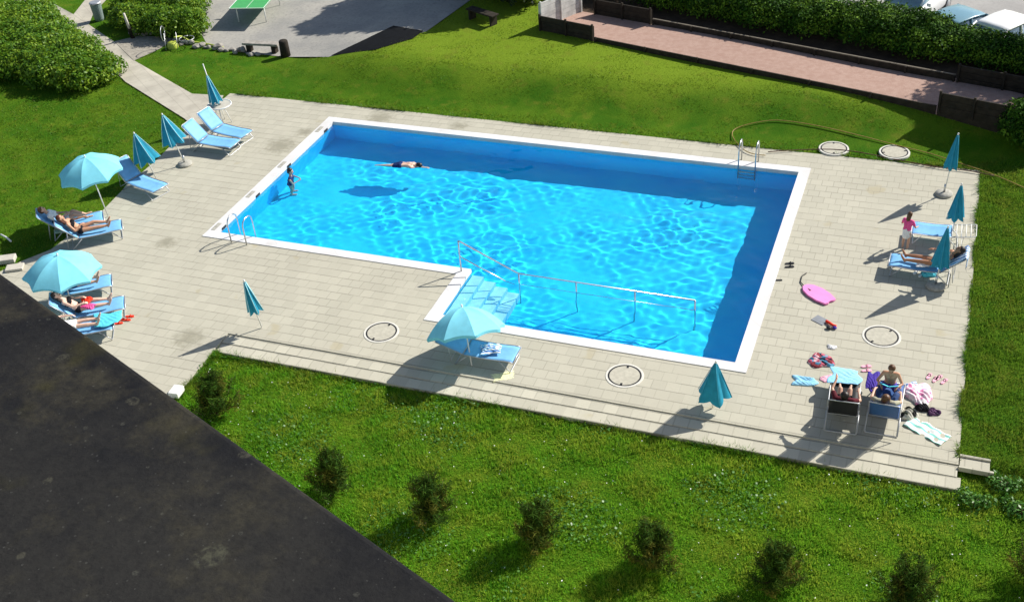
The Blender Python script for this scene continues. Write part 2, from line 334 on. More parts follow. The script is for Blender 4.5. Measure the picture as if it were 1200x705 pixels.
vt = [b.bm.verts.new((p[0], p[1], -.02)) for p in LS]; vb = [b.bm.verts.new((p[0], p[1], -DEP)) for p in LS]
for i in range(6): b.bm.faces.new((vt[i], vt[(i + 1) % 6], vb[(i + 1) % 6], vb[i]))
for t3 in tessellate_polygon([[Vector((p[0], p[1], 0)) for p in LS]]): b.bm.faces.new([vb[i] for i in t3])
basin = struct(b.build('pool_basin', m_lin)); basin.visible_shadow = True
# white water-line band under the coping
st = MB()
for k in range(4): st.box((N_ + .02 + .17 + .34 * k, -E_ / 2 - .0, -DEP + (DEP - .25 - .24 * k) / 2 + .002 * k), (.34, E_ - .02, DEP - .25 - .24 * k))
stair = struct(st.build('pool_stairs', M('pool_stair_finish', (.34, .76, .90), .6, .2, .05)))
# water
nx, ny = 640, 390
xs = np.linspace(0, L, nx); ys = np.linspace(-E_, WD, ny); X, Y = np.meshgrid(xs, ys, indexing='ij'); Z = np.zeros_like(X)
wr = np.random.default_rng(3)
for k in range(64):
    lam = .22 * (1.7 / .22) ** (wr.random() ** 1.7); a = wr.random() * 2 * math.pi; q = 2 * math.pi / lam
    Z += .00098 * (lam / .5) ** 1.35 * np.sin(q * (X * math.cos(a) + Y * math.sin(a)) + wr.random() * 6.28)
amp = .35 + .65 * ss((X + 1.5) / 7) * ss((9.2 - Y) / 4)
Z = ZW + Z * amp * .84 * (.62 + .5 * np.sin(X * .83 + 1.1 * np.sin(Y * .7)) * np.sin(Y * .95 + .6 * np.sin(X * .5)) + .2 * np.sin(X * 1.9 + Y * 1.3))
keep = ~((X[:-1, :-1] < N_ - .03) & (Y[1:, 1:] < .03)); I = np.arange(nx * ny).reshape(nx, ny)
q4 = np.stack([I[:-1, :-1], I[1:, :-1], I[1:, 1:], I[:-1, 1:]], -1)[keep]
wm = raw_mesh('water', np.stack([X, Y, Z], -1).reshape(-1, 3), 4, q4.ravel()); wm.polygons.foreach_set('use_smooth', np.ones(len(wm.polygons), bool))
t = NT('pool_water'); gl = t.n('ShaderNodeBsdfGlass'); gl.inputs['Color'].default_value = (.97, 1, 1, 1); gl.inputs['Roughness'].default_value = 0; gl.inputs['IOR'].default_value = 1.33
water = struct(obj('water', wm, t.done(gl.outputs[0])))
sl.cycles.is_caustics_light = True; water.cycles.is_caustics_caster = True
def wet(o):                                                     # lit through the water
    if o.type == 'MESH': o.cycles.is_caustics_receiver = True
    for c in o.children: wet(c)
wet(basin); wet(stair)

# ------------------------------------------------------------------ other ground
def P2(*uv): return [tuple(at(u, v))[:2] for u, v in uv]
path_poly = P2((262, 112), (225, 110), (157, 71), (135, 50), (104, 29), (86, 17), (54, 0), (34, -10), (-3, -10), (17, 0), (59, 16), (91, 41), (147, 96), (216, 139), (229, 150), (250, 140))
fork_poly = P2((86, 17.5), (104, 29.5), (110, 15), (127, -2), (150, -25), (118, -25), (100, 0)); gravel_poly = P2((134, 49), (165, 42), (205, 45), (187, 58), (157, 71.5))
terr_poly = P2((238, -30), (236, 40), (243, 53), (285, 62), (335, 67), (385, 67), (440, 55), (500, 37), (560, -6), (575, -30))
o = drape('path', path_poly, .006, m_path); struct(o); o = drape('forked_path', fork_poly, .010, m_path); struct(o); o = drape('gravel_patch', gravel_poly, .014, ground_mat('gravel', (.26, .24, .2), (.4, .37, .32), 8, (.2, .18, .15), 40)); struct(o)
struct(drape('terrace', terr_poly, .008, m_terr))
HB = .62
A0 = Vector(px(633, 36, HB)); A1 = Vector(px(1182, 147, HB)); B1 = Vector(px(1203, 108, HB)); B0 = Vector(px(678, 13, HB))
court_poly = [tuple(p[:2]) for p in (A0, A1, B1, B0)]
cu = (A1 - A0).normalized(); cv_ = Vector((-cu.y, cu.x, 0))
def cq(s, d): return A0 + cu * s + cv_ * d                # along / across the court
HL = cq(0, 5.4); park_poly = [tuple(cq(s, d)[:2]) for s, d in ((6, (B0 - A0).dot(cv_) + 4.05), (40, (B0 - A0).dot(cv_) + 4.05), (40, 45), (6, 45))]
struct(drape('boules_court', court_poly, .03, m_court)); struct(drape('parking_lot', park_poly, .02, m_park, 2))
WDT = (B0 - A0).dot(cv_); bed = [tuple(cq(s, d)[:2]) for s, d in ((-.5, WDT + .06), (26, WDT + .06), (26, WDT + 3.3), (-.5, WDT + 3.3))]; struct(drape('hedge_bed', bed, .012, m_soil, .8))
# ground sheet with a hole under the deck
gx = np.unique(np.concatenate([np.linspace(-400, -30, 12), np.arange(-30, 34, .5), np.linspace(34, 420, 12)])); gy = np.unique(np.concatenate([np.linspace(-400, -16, 12), np.arange(-16, 34, .5), np.linspace(34, 500, 12)]))
GX, GY = np.meshgrid(gx, gy, indexing='ij'); GZ = H(GX, GY) - .03 * ((GY < YT + .6) & (GY > -5.6)); I = np.arange(GX.size).reshape(GX.shape)
hole = (GX[:-1, :-1] > -4) & (GX[1:, 1:] < XR - .3) & (GY[:-1, :-1] > -4) & (GY[1:, 1:] < YT - .4)
q4 = np.stack([I[:-1, :-1], I[1:, :-1], I[1:, 1:], I[:-1, 1:]], -1)[~hole]
GZ = np.where(inpoly(GX, GY, [(-7, -12), (3.2, -12), (3.2, -4), (-4.2, -4)]), -.06, GZ)
gm = raw_mesh('ground', np.stack([GX, GY, GZ], -1).reshape(-1, 3), 4, q4.ravel()); gm.polygons.foreach_set('use_smooth', np.ones(len(gm.polygons), bool)); struct(obj('ground', gm, m_lawn))
# grass
noplant = [deck_out, path_poly, fork_poly, gravel_poly, terr_poly, court_poly, park_poly, bed, [(3.1, YB - .02), (XR + .09, YB - .02), (XR + .09, YS), (3.1, YS)], [(21, -4.55), (21.85, -4.55), (21.85, -4.1), (21, -4.1)]]
def scatter(n, x0, x1, y0, y1, patch=0.):
    x = rng.uniform(x0, x1, n); y = rng.uniform(y0, y1, n); ok = np.ones(n, bool)
    for p in noplant: ok &= ~inpoly(x, y, p)
    # only what the photograph's surroundings can see
    P = np.stack([x, y, np.zeros(n)], 1) - CC; c = P @ CR.T; u = 600 + CF * c[:, 0] / c[:, 2]; v = 352.5 + CF * c[:, 1] / c[:, 2]; ok &= (u > -260) & (u < 1560) & (v > -60) & (v < 960)
    ok &= (v - .717 * u) < 560
    return x[ok], y[ok]
def blades(name, x, y, h, w, mat, lean=.5):
    n = len(x); z = H(x, y) - .012; hh = h * (.45 + .9 * rng.random(n)) * (.75 + .5 * (np.sin(x * 2.1 + np.sin(y * 1.7) * 2) * np.sin(y * 2.6 + 1) > 0)); a = rng.uniform(0, 6.283, n); l = rng.uniform(0, lean, n) * hh; b = rng.uniform(0, 6.283, n)
    ww = w * (.6 + .8 * rng.random(n)); v = np.empty((n, 3, 3)); v[:, 0] = np.stack([x - np.cos(a) * ww / 2, y - np.sin(a) * ww / 2, z], 1); v[:, 1] = np.stack([x + np.cos(a) * ww / 2, y + np.sin(a) * ww / 2, z], 1); v[:, 2] = np.stack([x + np.cos(b) * l, y + np.sin(b) * l, z + hh], 1)
    return obj(name, raw_mesh(name, v.reshape(-1, 3), 3, np.arange(3 * n)), mat)
x, y = scatter(720000, 2.9, 31, -16, -4.4); k = (x < 21.4) | (rng.random(len(x)) > ss((y + 7.2 + .8 * np.sin(x * 1.7)) / 2.6)); x, y = x[k], y[k]; o = blades('grass', x, y, .072, .023, m_grass_near, 1.1); tag(o, 'long green grass of the lower lawn in front of the deck', 'grass', None, 'stuff')
x, y = scatter(330000, XR - .1, 32, -8, 10.5); k = (rng.random(len(x)) < ss((y + 7.2 + .8 * np.sin(x * 1.7)) / 2.6)) & (rng.random(len(x)) > ss((y - 7.5) / 3)); x, y = x[k], y[k]; o = blades('lawn_grass', x, y, .06, .022, m_grass_side, 1.1); tag(o, 'green grass strip along the deck end', 'grass', None, 'stuff')
x, y = scatter(560000, -24, 31, -6, 20); k = y > -10; o = blades('mown_grass', x[k], y[k], .035, .03, m_grass_far, 1.2); tag(o, 'short mown lawn behind and left of the pool', 'grass', None, 'stuff')
x, y = scatter(90000, 2.9, 30, -15, -5.2); g = (np.sin(x * 3.1 + 2 * np.sin(y * 1.3)) * np.sin(y * 3.7 + x) + rng.normal(size=len(x)) * .35) > .55; o = blades('grass_tufts', x[g], y[g], .13, .024, m_grass_side, 1.2); tag(o, 'darker taller tufts in the lower lawn', 'grass', None, 'stuff')
ex = np.concatenate([XR + np.abs(rng.normal(0, .05, 9000)) - .02, rng.uniform(3.15, XR + .1, 9000), rng.uniform(-4.7, XR, 9000), np.full(1800, 3.22) + np.abs(rng.normal(0, .05, 1800))]); ey = np.concatenate([rng.uniform(YS, YT, 9000), YB - .03 - np.abs(rng.normal(0, .05, 9000)) + .015, YT + .02 + np.abs(rng.normal(0, .05, 9000)) - .02, rng.uniform(-8, YB, 1800)])
g = (np.sin(ex * 2.3 + 1.7 * np.sin(ey * 1.9)) + np.sin(ey * 2.9 + ex) + rng.normal(size=len(ex)) * .8) > .1; o = blades('edge_grass', ex[g], ey[g], .11, .022, m_grass_side, 1.6); tag(o, 'ragged grass fringe growing over the paving edges', 'grass', None, 'stuff')
# clover clumps and weeds
x, y = scatter(40000, 2.9, 30, -15, -5.2); g = (np.sin(x * 1.9 + 1) + np.sin(y * 2.3 + x) + np.sin(x * .7 - y * 1.3) * 1.2 + rng.normal(size=len(x)) * .5) > 1.1; x, y = x[g], y[g]; n = len(x)
nr = rng.normal(size=(n, 3)) * .4 + np.array([0, 0, 1]); nr /= np.linalg.norm(nr, axis=1)[:, None]
o = leaves('clover', np.stack([x, y, H(x, y) + .03 + .06 * rng.random(n)], 1), nr, .055, m_clover, None, .9); tag(o, 'broad leaved clover patches in the lower lawn', 'clover', None, 'stuff')
x, y = scatter(420, 2.9, 24, -13, -5.4); n = len(x); nr = np.tile([0, 0, 1.], (n, 1)) + rng.normal(size=(n, 3)) * .3
o = leaves('daisies', np.stack([x, y, H(x, y) + .085], 1), nr, .022, m_white, None, 1); tag(o, 'tiny white daisies dotted over the lower lawn', 'flowers', None, 'stuff')

# ------------------------------------------------------------------ building edge under the camera
RA, RB = Vector(px(0, 318, 15.5)), Vector(px(540, 705, 15.5)); ru = (RB - RA).normalized(); rn = Vector((ru.y, -ru.x, 0))       # rn: away from the pool
if rn.dot(Vector((CC[0], CC[1], 0)) - Vector((RA.x, RA.y, 0))) < 0: rn = -rn
bd = thing('hotel_building', 'building below the viewpoint with a dark mottled flat roof edge', 'building', (RA.x, RA.y, 0))
t = NT('dark_roof_sheet'); c = t.mix(t.ramp(t.noise(1.4, 7, .68), .34, .66), (.008, .009, .013), (.030, .029, .027))
c = t.mix(t.math('MULTIPLY', t.ramp(t.noise(3.1, 6, .72), .48, .70), .75), c, (.062, .056, .038)); c = t.mix(t.math('MULTIPLY', t.ramp(t.noise(2.2, 4), .60, .72), .6), c, (.060, .055, .016)); c = t.mix(t.math('MULTIPLY', t.ramp(t.noise(45, 5, .8), .35, .75), .5), c, (.006, .006, .008))
def spots(scale, rmax, some, col, f0):
    global c
    wv = t.n('ShaderNodeVectorMath', operation='ADD'); nz = t.n('ShaderNodeTexNoise'); nz.inputs['Scale'].default_value = scale * 2.2; nz.inputs['Detail'].default_value = 4; t.l(t.pos(), nz.inputs['Vector']); sv = t.n('ShaderNodeVectorMath', operation='SCALE'); sv.inputs['Scale'].default_value = .22 / scale; t.l(nz.outputs['Color'], sv.inputs[0]); t.l(t.pos(), wv.inputs[0]); t.l(sv.outputs[0], wv.inputs[1])
    d = t.voro(scale, wv.outputs[0], dims='2D'); q = t.n('ShaderNodeSeparateColor'); t.l(t.voro(scale, wv.outputs[0], 1, dims='2D'), q.inputs[0])
    rad = t.math('MULTIPLY', t.math('MULTIPLY', q.outputs[0], q.outputs[0]), rmax); k = t.math('MULTIPLY', t.ramp(t.math('SUBTRACT', rad, d), -.01, .04), t.math('GREATER_THAN', q.outputs[1], some))
    c = t.mix(t.math('MULTIPLY', t.math('MULTIPLY', k, t.ramp(t.noise(scale * 9, 5, .75), .38, .62)), f0), c, col)
spots(3.4, .17, .35, (.095, .095, .065), .7); spots(9, .22, .6, (.085, .082, .06), .6); spots(22, .20, .86, (.11, .11, .09), .45); spots(60, .22, .84, (.13, .13, .12), .5)
c = t.mix(.22, c, (0, 0, 0)); m_roof = t.done(t.bsdf(c, .85, .10, 0, t.noise(70, 5, .7), .3, .01))
def roofq(s, d, z): q = RA + ru * s + rn * d; return Vector((q.x - RA.x, q.y - RA.y, z))
b = MB()
for (s0, s1, d0, d1, z0, z1) in ((-14, 22, .0, 3.2, 15.42, 15.5),):
    v = [b.bm.verts.new(roofq(s, d, z)) for z in (z0, z1) for s, d in ((s0, d0), (s1, d0), (s1, d1), (s0, d1))]
    for f in ((0, 1, 2, 3), (4, 5, 6, 7), (0, 1, 5, 4), (1, 2, 6, 5), (2, 3, 7, 6), (3, 0, 4, 7)): b.bm.faces.new([v[i] for i in f])
bmesh.ops.bevel(b.bm, geom=list(b.bm.edges), offset=.018, segments=3, affect='EDGES', profile=.5)
b.build('roof', m_roof, bd)
b = MB(); v = [b.bm.verts.new(roofq(s, d, z)) for z in (-.3, 15.415) for s, d in ((-13.5, .6), (21.5, .6), (21.5, 3.1), (-13.5, 3.1))]
for f in ((0, 1, 2, 3), (4, 5, 6, 7), (0, 1, 5, 4), (1, 2, 6, 5), (2, 3, 7, 6), (3, 0, 4, 7)): b.bm.faces.new([v[i] for i in f])
b.build('wall', M('rendered_wall', (.55, .52, .46), .9, .2), bd)

# ------------------------------------------------------------------ people
def V(*a): return Vector(a)
def capsule(bm, p0, r0, p1, r1, n=10):
    p0, p1 = Vector(p0), Vector(p1)
    for p, r in ((p0, r0), (p1, r1)): bmesh.ops.create_icosphere(bm, subdivisions=2, radius=r, matrix=Matrix.Translation(p))
    d = p1 - p0
    if d.length > 1e-4:
        bmesh.ops.create_cone(bm, cap_ends=True, segments=n, radius1=r0, radius2=r1, depth=d.length, matrix=Matrix.Translation((p0 + p1) / 2) @ d.to_track_quat('Z', 'Y').to_matrix().to_4x4())
def fuse(name, caps, vox, mat, parent, smooth=6):
    bm = bmesh.new()
    for c in caps: capsule(bm, *c)
    me = bpy.data.meshes.new(name); bm.to_mesh(me); bm.free(); o = bpy.data.objects.new('tmp', me); COL.objects.link(o)
    m = o.modifiers.new('r', 'REMESH'); m.mode = 'VOXEL'; m.voxel_size = vox; m2 = o.modifiers.new('s', 'SMOOTH'); m2.iterations = smooth; m2.factor = .5
    dg = bpy.context.evaluated_depsgraph_get(); dg.update(); r = bpy.data.meshes.new_from_object(o.evaluated_get(dg)); bpy.data.objects.remove(o); r.name = name; r.materials.clear()
    for p in r.polygons: p.use_smooth = True
    return obj(name, r, mat, parent)
def person(label, loc, rz, hip, td, legs, arms, skin=0, hair=m_hair, hairlen=.1, face=None, headdir=None, clothes=(), k=1., female=False, group=None, gaze=None, tilt=None):
    """hip: pelvis centre; td: torso direction; legs/arms: per side (upper, lower, end) directions; k: size"""
    T = thing('person', label, 'person', loc, rz, group)
    td = V(*td).normalized(); hip = V(*hip); side = V(0, 1, 0)
    if tilt: side = V(*tilt).normalized()
    fw = side.cross(td).normalized(); hd = V(*headdir).normalized() if headdir else td; fc = V(*face).normalized() if face else fw
    J = {}; sw = .155 if female else .175
    chest = hip + td * .32 * k; neck = hip + td * .50 * k; head = neck + hd * .17 * k
    caps = [(hip - side * .075 * k, .10 * k, hip + side * .075 * k, .10 * k)]; tor = []
    for s in (-1, 1):
        tor += [(hip + side * s * .07 * k, .095 * k, hip + td * .18 * k + side * s * .055 * k, .082 * k), (hip + td * .18 * k + side * s * .055 * k, .082 * k, chest + side * s * .075 * k, .092 * k), (chest + side * s * .075 * k, .092 * k, hip + td * .44 * k + side * s * sw * .85 * k, .055 * k)]
        if female: tor.append((chest + side * s * .07 * k + fw * .07 * k, .058 * k, chest + side * s * .07 * k + fw * .04 * k, .06 * k))
    tor.append((hip + td * .44 * k - side * sw * .8 * k, .055 * k, hip + td * .44 * k + side * sw * .8 * k, .055 * k))
    caps += tor; caps += [(hip + td * .44 * k, .062 * k, neck + hd * .07 * k, .05 * k)]
    caps += [(head + hd * .035 * k, .092 * k, head - hd * .03 * k + fc * .02 * k, .075 * k), (head - hd * .06 * k + fc * .045 * k, .045 * k, head - hd * .02 * k + fc * .03 * k, .06 * k)]
    caps += [(head + fc * .095 * k + hd * .01 * k, .010 * k, head + fc * .108 * k - hd * .022 * k, .014 * k)]
    hs = fc.cross(hd).normalized()
    for s in (-1, 1): caps.append((head + hs * s * .088 * k + hd * .015 * k, .017 * k, head + hs * s * .086 * k - hd * .02 * k, .013 * k))
    for i, s in enumerate((1, -1)):
        u, l, e = [V(*q).normalized() for q in legs[i]]; h0 = hip + side * s * .085 * k; kn = h0 + u * .41 * k; an = kn + l * .40 * k; toe = an + e * .17 * k
        J['leg', i] = (h0, kn, an, toe)
        caps += [(h0, .085 * k, kn, .054 * k), (kn, .053 * k, kn + l * .13 * k, .055 * k), (kn + l * .13 * k, .055 * k, an, .036 * k), (an - e * .04 * k, .036 * k, an + e * .08 * k, .034 * k), (an + e * .08 * k, .034 * k, toe, .024 * k)]
        u, l, e = [V(*q).normalized() for q in arms[i]]; s0 = hip + td * .44 * k + side * s * sw * k; el = s0 + u * .28 * k; wr_ = el + l * .24 * k; pm = wr_ + e * .075 * k
        J['arm', i] = (s0, el, wr_, pm)
        caps += [(s0, .05 * k, el, .037 * k), (el, .037 * k, wr_, .026 * k), (wr_, .026 * k, pm, .032 * k)]
        ac = e.cross(l); ac = (ac if ac.length > .2 else e.cross(V(.3, .2, 1))).normalized(); cu_ = e.cross(ac).normalized()
        for f, ln in enumerate((.060, .074, .078, .068)):
            q0 = pm + ac * (f - 1.5) * .021 * k; q1 = q0 + (e + ac * (f - 1.5) * .06) * ln * .55 * k; q2 = q1 + (e + cu_ * .6).normalized() * ln * .5 * k
            caps += [(q0, .0105 * k, q1, .0100 * k), (q1, .0100 * k, q2, .0085 * k)]
        q0 = wr_ + e * .02 * k - ac * .022 * k; q1 = q0 + (e * .5 - ac).normalized() * .045 * k; caps += [(q0, .013 * k, q1, .011 * k), (q1, .011 * k, q1 + (e - ac * .2 + cu_ * .3).normalized() * .035 * k, .0095 * k)]
    J['hip'], J['td'], J['head'], J['fw'], J['chest'], J['fc'], J['hd'], J['side'] = hip, td, head, fw, chest, fc, hd, side
    body = fuse('body', caps, .0105 * max(k, .75), m_skin[skin], T)
    hc = [(head + hd * .045 * k - fc * .012 * k, .099 * k, head - hd * .01 * k - fc * .035 * k, .085 * k)]
    if hairlen > .12: hc += [(head - fc * .05 * k, .075 * k, head - fc * .075 * k - hd * (hairlen) * k, .05 * k), (head - fc * .04 * k + hs * .06 * k, .04 * k, head - fc * .05 * k - hd * hairlen * .9 * k + hs * .06 * k, .03 * k), (head - fc * .04 * k - hs * .06 * k, .04 * k, head - fc * .05 * k - hd * hairlen * .9 * k - hs * .06 * k, .03 * k)]
    fuse('hair', hc, .011, hair, T, 2)
    for s in (-1, 1): MB().ball(head + fc * .092 * k + hs * s * .034 * k + hd * .018 * k, .011 * k, 1).build('eye', m_black, T)
    b = MB(); b.ball(head + fc * .094 * k - hd * .052 * k, .02 * k, 1, (1, 1, .45)); b.build('mouth', m_maroon, T)
    inf = .014 * k
    def grow(cs): return [(a, r0 + inf, b_, r1 + inf) for a, r0, b_, r1 in cs]
    for kind, mat in clothes:
        cs = []
        if kind in ('bikini_bottom', 'swim_shorts', 'shorts', 'swimsuit', 'skirt'):
            cs += [(hip - side * .075 * k, .10 * k, hip + side * .075 * k, .10 * k)]
        if kind in ('swim_shorts', 'shorts'):
            for i in (0, 1): h0, kn, *_ = J['leg', i]; cs.append((h0, .085 * k, h0.lerp(kn, .55), .072 * k))
        if kind == 'skirt':
            cs += [(hip, .12 * k, hip - td * .22 * k, .15 * k)]
        if kind == 'trousers':
            cs += [(hip - side * .075 * k, .10 * k, hip + side * .075 * k, .10 * k)]
            for i in (0, 1): h0, kn, an, _ = J['leg', i]; cs += [(h0, .085 * k, kn, .06 * k), (kn, .06 * k, an, .045 * k)]
        if kind in ('shirt', 'swimsuit'): cs += tor
        if kind == 'shirt':
            for i in (0, 1): s0, el, *_ = J['arm', i]; cs.append((s0, .05 * k, s0.lerp(el, .6), .043 * k))
        if kind == 'bikini_top':
            for s in (-1, 1): cs.append((chest + side * s * .07 * k + fw * .07 * k, .056 * k, chest + side * s * .085 * k, .09 * k))
        fuse(kind, grow(cs), .012, mat, T, 2)
    return T, J

# ------------------------------------------------------------------ sun loungers
def make_lounger(sl_m, tube_m, back=48, label='', rise=True):
    T = thing('sun_lounger', label, 'sun lounger', (0, 0, 0), 0, 'sun loungers')
    w = .33; a = R(back); hx = -.32; zs = .34
    def seat(u, v):
        x = hx + u * 1.30; z = zs - .03 * math.sin(u * math.pi) - .10 * max(0, u - .82) ** 2 * 12 + .0; return V(x, (v - .5) * 2 * (w - .02), z - .02 * math.sin(v * math.pi))
    o = MB().sheet(seat, 16, 6).build('seat_sling', sl_m, T); m = o.modifiers.new('s', 'SOLIDIFY'); m.thickness = .014
    bx, bz = hx - math.cos(a) * .74, zs + math.sin(a) * .74
    def bk(u, v): return V(hx - math.cos(a) * .74 * u - .012, (v - .5) * 2 * (w - .025), zs + math.sin(a) * .74 * u + .012 - .025 * math.sin(v * math.pi) * math.sin(u * math.pi))
    o = MB().sheet(bk, 8, 6).build('back_sling', sl_m, T); m = o.modifiers.new('s', 'SOLIDIFY'); m.thickness = .014
    f = MB()
    for s in (-1, 1): f.tube([V(hx + u * 1.30, s * w, zs - .03 * math.sin(u * math.pi) - .10 * max(0, u - .82) ** 2 * 12) for u in np.linspace(0, 1, 12)], .014, 7)
    f.tube([V(hx + 1.30, -w, zs - .039), V(hx + 1.30, w, zs - .039)], .017, 7); f.tube([V(hx, -w, zs), V(hx, w, zs)], .014, 7)
    f.build('seat_frame', tube_m, T, True)
    f = MB(); f.tube([V(hx, -w, zs), V(bx, -w, bz), V(bx - .02, -w + .05, bz + .02), V(bx - .02, w - .05, bz + .02), V(bx, w, bz), V(hx, w, zs)], .013, 7); f.build('back_frame', tube_m, T, True)
    for x0, x1 in ((hx + .95, hx + 1.22), (hx + .10, hx - .22)):
        f = MB(); f.tube([V(x0, -w - .02, zs - .03), V(x1, -w - .02, .02), V(x1, -w + .04, .014), V(x1, w - .04, .014), V(x1, w + .02, .02), V(x0, w + .02, zs - .03)], .014, 7); f.build('leg', tube_m, T, True)
    f = MB(); mx_ = hx - math.cos(a) * .38; mz = zs + math.sin(a) * .38; f.tube([V(mx_, -w, mz), V(hx - .34, -w, .10), V(hx - .34, w, .10), V(mx_, w, mz)], .011, 6); f.build('back_strut', tube_m, T, True)
    return T
def place(T, foot, head, dz=.33, label=None):
    a = at(*foot, dz); b = at(*head, dz); d = a - b; d.z = 0; d.normalize(); c = a - d * (1.30 - .32); z = float(H(c.x, c.y)); T.location = (c.x, c.y, max(z, 0) if c.x < XR else z); T.rotation_euler[2] = math.atan2(d.y, d.x)
    if label: T['label'] = label
    return T
protos = {}
def lounger(foot, head, label, sm=m_bluesling, tm=m_alu, back=48, top=None):
    k = (sm.name, tm.name, back)
    if k not in protos: protos[k] = T = make_lounger(sm, tm, back)
    else: T = dup(protos[k])
    if top:                                                       # head: the upper edge of the raised back
        tz = .36 + .74 * math.sin(R(back)); t_ = at(*head, tz); a_ = at(*foot, .30); d = a_ - t_; d.z = 0; d.normalize(); c = t_ + d * (.74 * math.cos(R(back)) + .32); T.location = (c.x, c.y, 0); T.rotation_euler[2] = math.atan2(d.y, d.x); T['label'] = label; return T
    return place(T, foot, head, label=label)
lA = lounger((276, 168), (238, 163), 'empty light blue sun lounger beside the closed umbrella with round base, nearer of the pair')
lB = lounger((289, 157), (252, 149), 'empty light blue sun lounger next to the white ring table, farther of the pair')
lC = lounger((188, 220), (154, 208), 'empty blue sun lounger standing alone between the open and the half closed umbrella')
lD = lounger((143, 262), (103, 271), 'blue sun lounger carrying the tanned woman with auburn hair')
lE = lounger((121, 252), (82, 261), 'blue sun lounger behind the auburn haired woman, partly over the grass')
lF = lounger((131, 327), (90, 336), 'blue sun lounger mostly hidden under the tilted open umbrella')
lG = lounger((146, 353), (104, 362), 'blue sun lounger carrying the woman with the red hat')
lH = lounger((133, 377), (92, 384), 'blue sun lounger with turquoise towel, half hidden by the dark roof edge')
lI = lounger((606, 415), (566, 409), 'blue sun lounger under the open umbrella at the pool steps', back=20)
lJ = lounger((1060, 265), (1096, 269), 'empty light blue lounger with bare white tubes at its head, behind the girl in pink', tm=m_white, back=7)
for c_ in [c for c in lJ.children if c.name.startswith('back_sling')]: bpy.data.objects.remove(c_)
lJ.scale = (.80, 1, 1)
for k_ in range(4): MB().tube([V(-.46 - .15 * k_, -.33, .36 + .02 * k_), V(-.46 - .15 * k_, .33, .36 + .02 * k_)], .014, 6).build('slat', m_white, lJ, True)
lK = lounger((1054, 306), (1133, 296), 'blue lounger draped with striped towel, carrying the tanned reclining woman', back=42, top=True)
lM = lounger((992, 440), (989, 471), 'sun lounger seen from behind, its shaded back coloured black, left of the bottom pair', m_shadedblack, m_alu, 62, True)
lN = lounger((1044, 444), (1037, 473), 'sun lounger seen from behind, its shaded back coloured navy, with the boy on its foot end', m_shadednavy, m_alu, 60, True)

# ------------------------------------------------------------------ people on and around them
def on(l): return tuple(l.location), l.rotation_euler[2]
def recl(back): a = R(back); return (-math.cos(a), 0, math.sin(a))
FL = ((1, .06, .03), (1, .02, -.05), (.5, .1, .85)); FR = ((1, -.06, .03), (1, -.02, -.05), (.5, -.1, .85))
KL = ((.72, .05, .68), (.75, 0, -.66), (.9, .1, .1)); KR = ((.72, -.05, .68), (.75, 0, -.66), (.9, -.1, .1))
AL = ((.75, .45, -.35), (.9, -.1, .1), (1, -.2, -.1)); AR = ((.75, -.45, -.35), (.9, .1, .1), (1, .2, -.1))
HP = (-.20, 0, .45)
def onl(l, label, legs=(FL, FR), arms=(AL, AR), back=48, hip=HP, **kw): return person(label, *on(l), hip, recl(back), legs, arms, **kw)
onl(lD, 'tanned woman with auburn hair sunbathing on a lounger beside the dark bag', skin=0, hair=m_hairr, hairlen=.2, female=True, clothes=(('bikini_top', m_black), ('bikini_bottom', m_black)), legs=(((.95, .1, .2), (1, 0, -.25), (.6, .1, .8)), FR), arms=(AL, ((.5, -.4, -.6), (.9, .5, .5), (.8, .5, 0))))
onl(lE, 'person in a white shirt with bent knees behind the auburn haired woman', skin=1, hair=m_hairb, arms=(((.85, .1, -.5), (.9, -.5, .15), (.8, -.5, 0)), ((.85, -.1, -.5), (.9, .5, .15), (.8, .5, 0))), clothes=(('shirt', m_wcl), ('shorts', m_wcl)), legs=(((.85, .05, .45), (.85, 0, -.5), (.9, .1, .1)), ((.85, -.05, .4), (.85, 0, -.45), (.9, -.1, .1))))
onl(lF, 'person lying under the tilted umbrella with only bare legs and pinkish feet showing', skin=1, hair=m_hairb, clothes=(('swim_shorts', m_navy),))
onl(lG, 'dark haired woman in a black bikini leaning back beside the red hat', skin=3, hair=m_hair, hairlen=.2, female=True, clothes=(('bikini_top', m_black), ('bikini_bottom', m_black)), legs=(((.95, .1, .15), (1, 0, -.2), (.6, .1, .8)), FR), arms=(((.7, .3, -.5), (.9, -.5, .2), (.8, -.4, 0)), AR))
onl(lH, 'pale skinned person lying with a turquoise towel over the lower legs beside the roof edge', skin=3, hair=m_hairl, clothes=(('shirt', m_wcl), ('shorts', m_wcl)), back=30)
onl(lK, 'tanned dark haired woman reclining with straight legs beside the grey umbrella base', skin=2, hair=m_hair, hairlen=.22, female=True, clothes=(('bikini_top', m_tq), ('bikini_bottom', m_tq)), back=42)
onl(lM, 'person in maroon top lying with raised knees on the lounger with shaded black back', skin=1, hair=m_hair, clothes=(('shirt', m_maroon), ('shorts', m_black)), legs=(KL, KR), back=62, hip=(-.20, 0, .45), arms=(((.7, .3, .2), (.8, -.3, .5), (.8, 0, .4)), ((.6, -.5, -.4), (.9, .2, .3), (1, 0, 0))))
onl(lN, 'brown haired person lying on the lounger with shaded navy back facing the seated boy', skin=1, hair=m_hairb, hairlen=.16, clothes=(('shirt', m_khaki), ('trousers', m_jeans)), back=60, hip=(-.20, 0, .45), legs=(((.9, .22, .25), (.9, .1, -.3), (.7, .1, .7)), ((.9, -.22, .25), (.9, -.1, -.3), (.7, -.1, .7))))
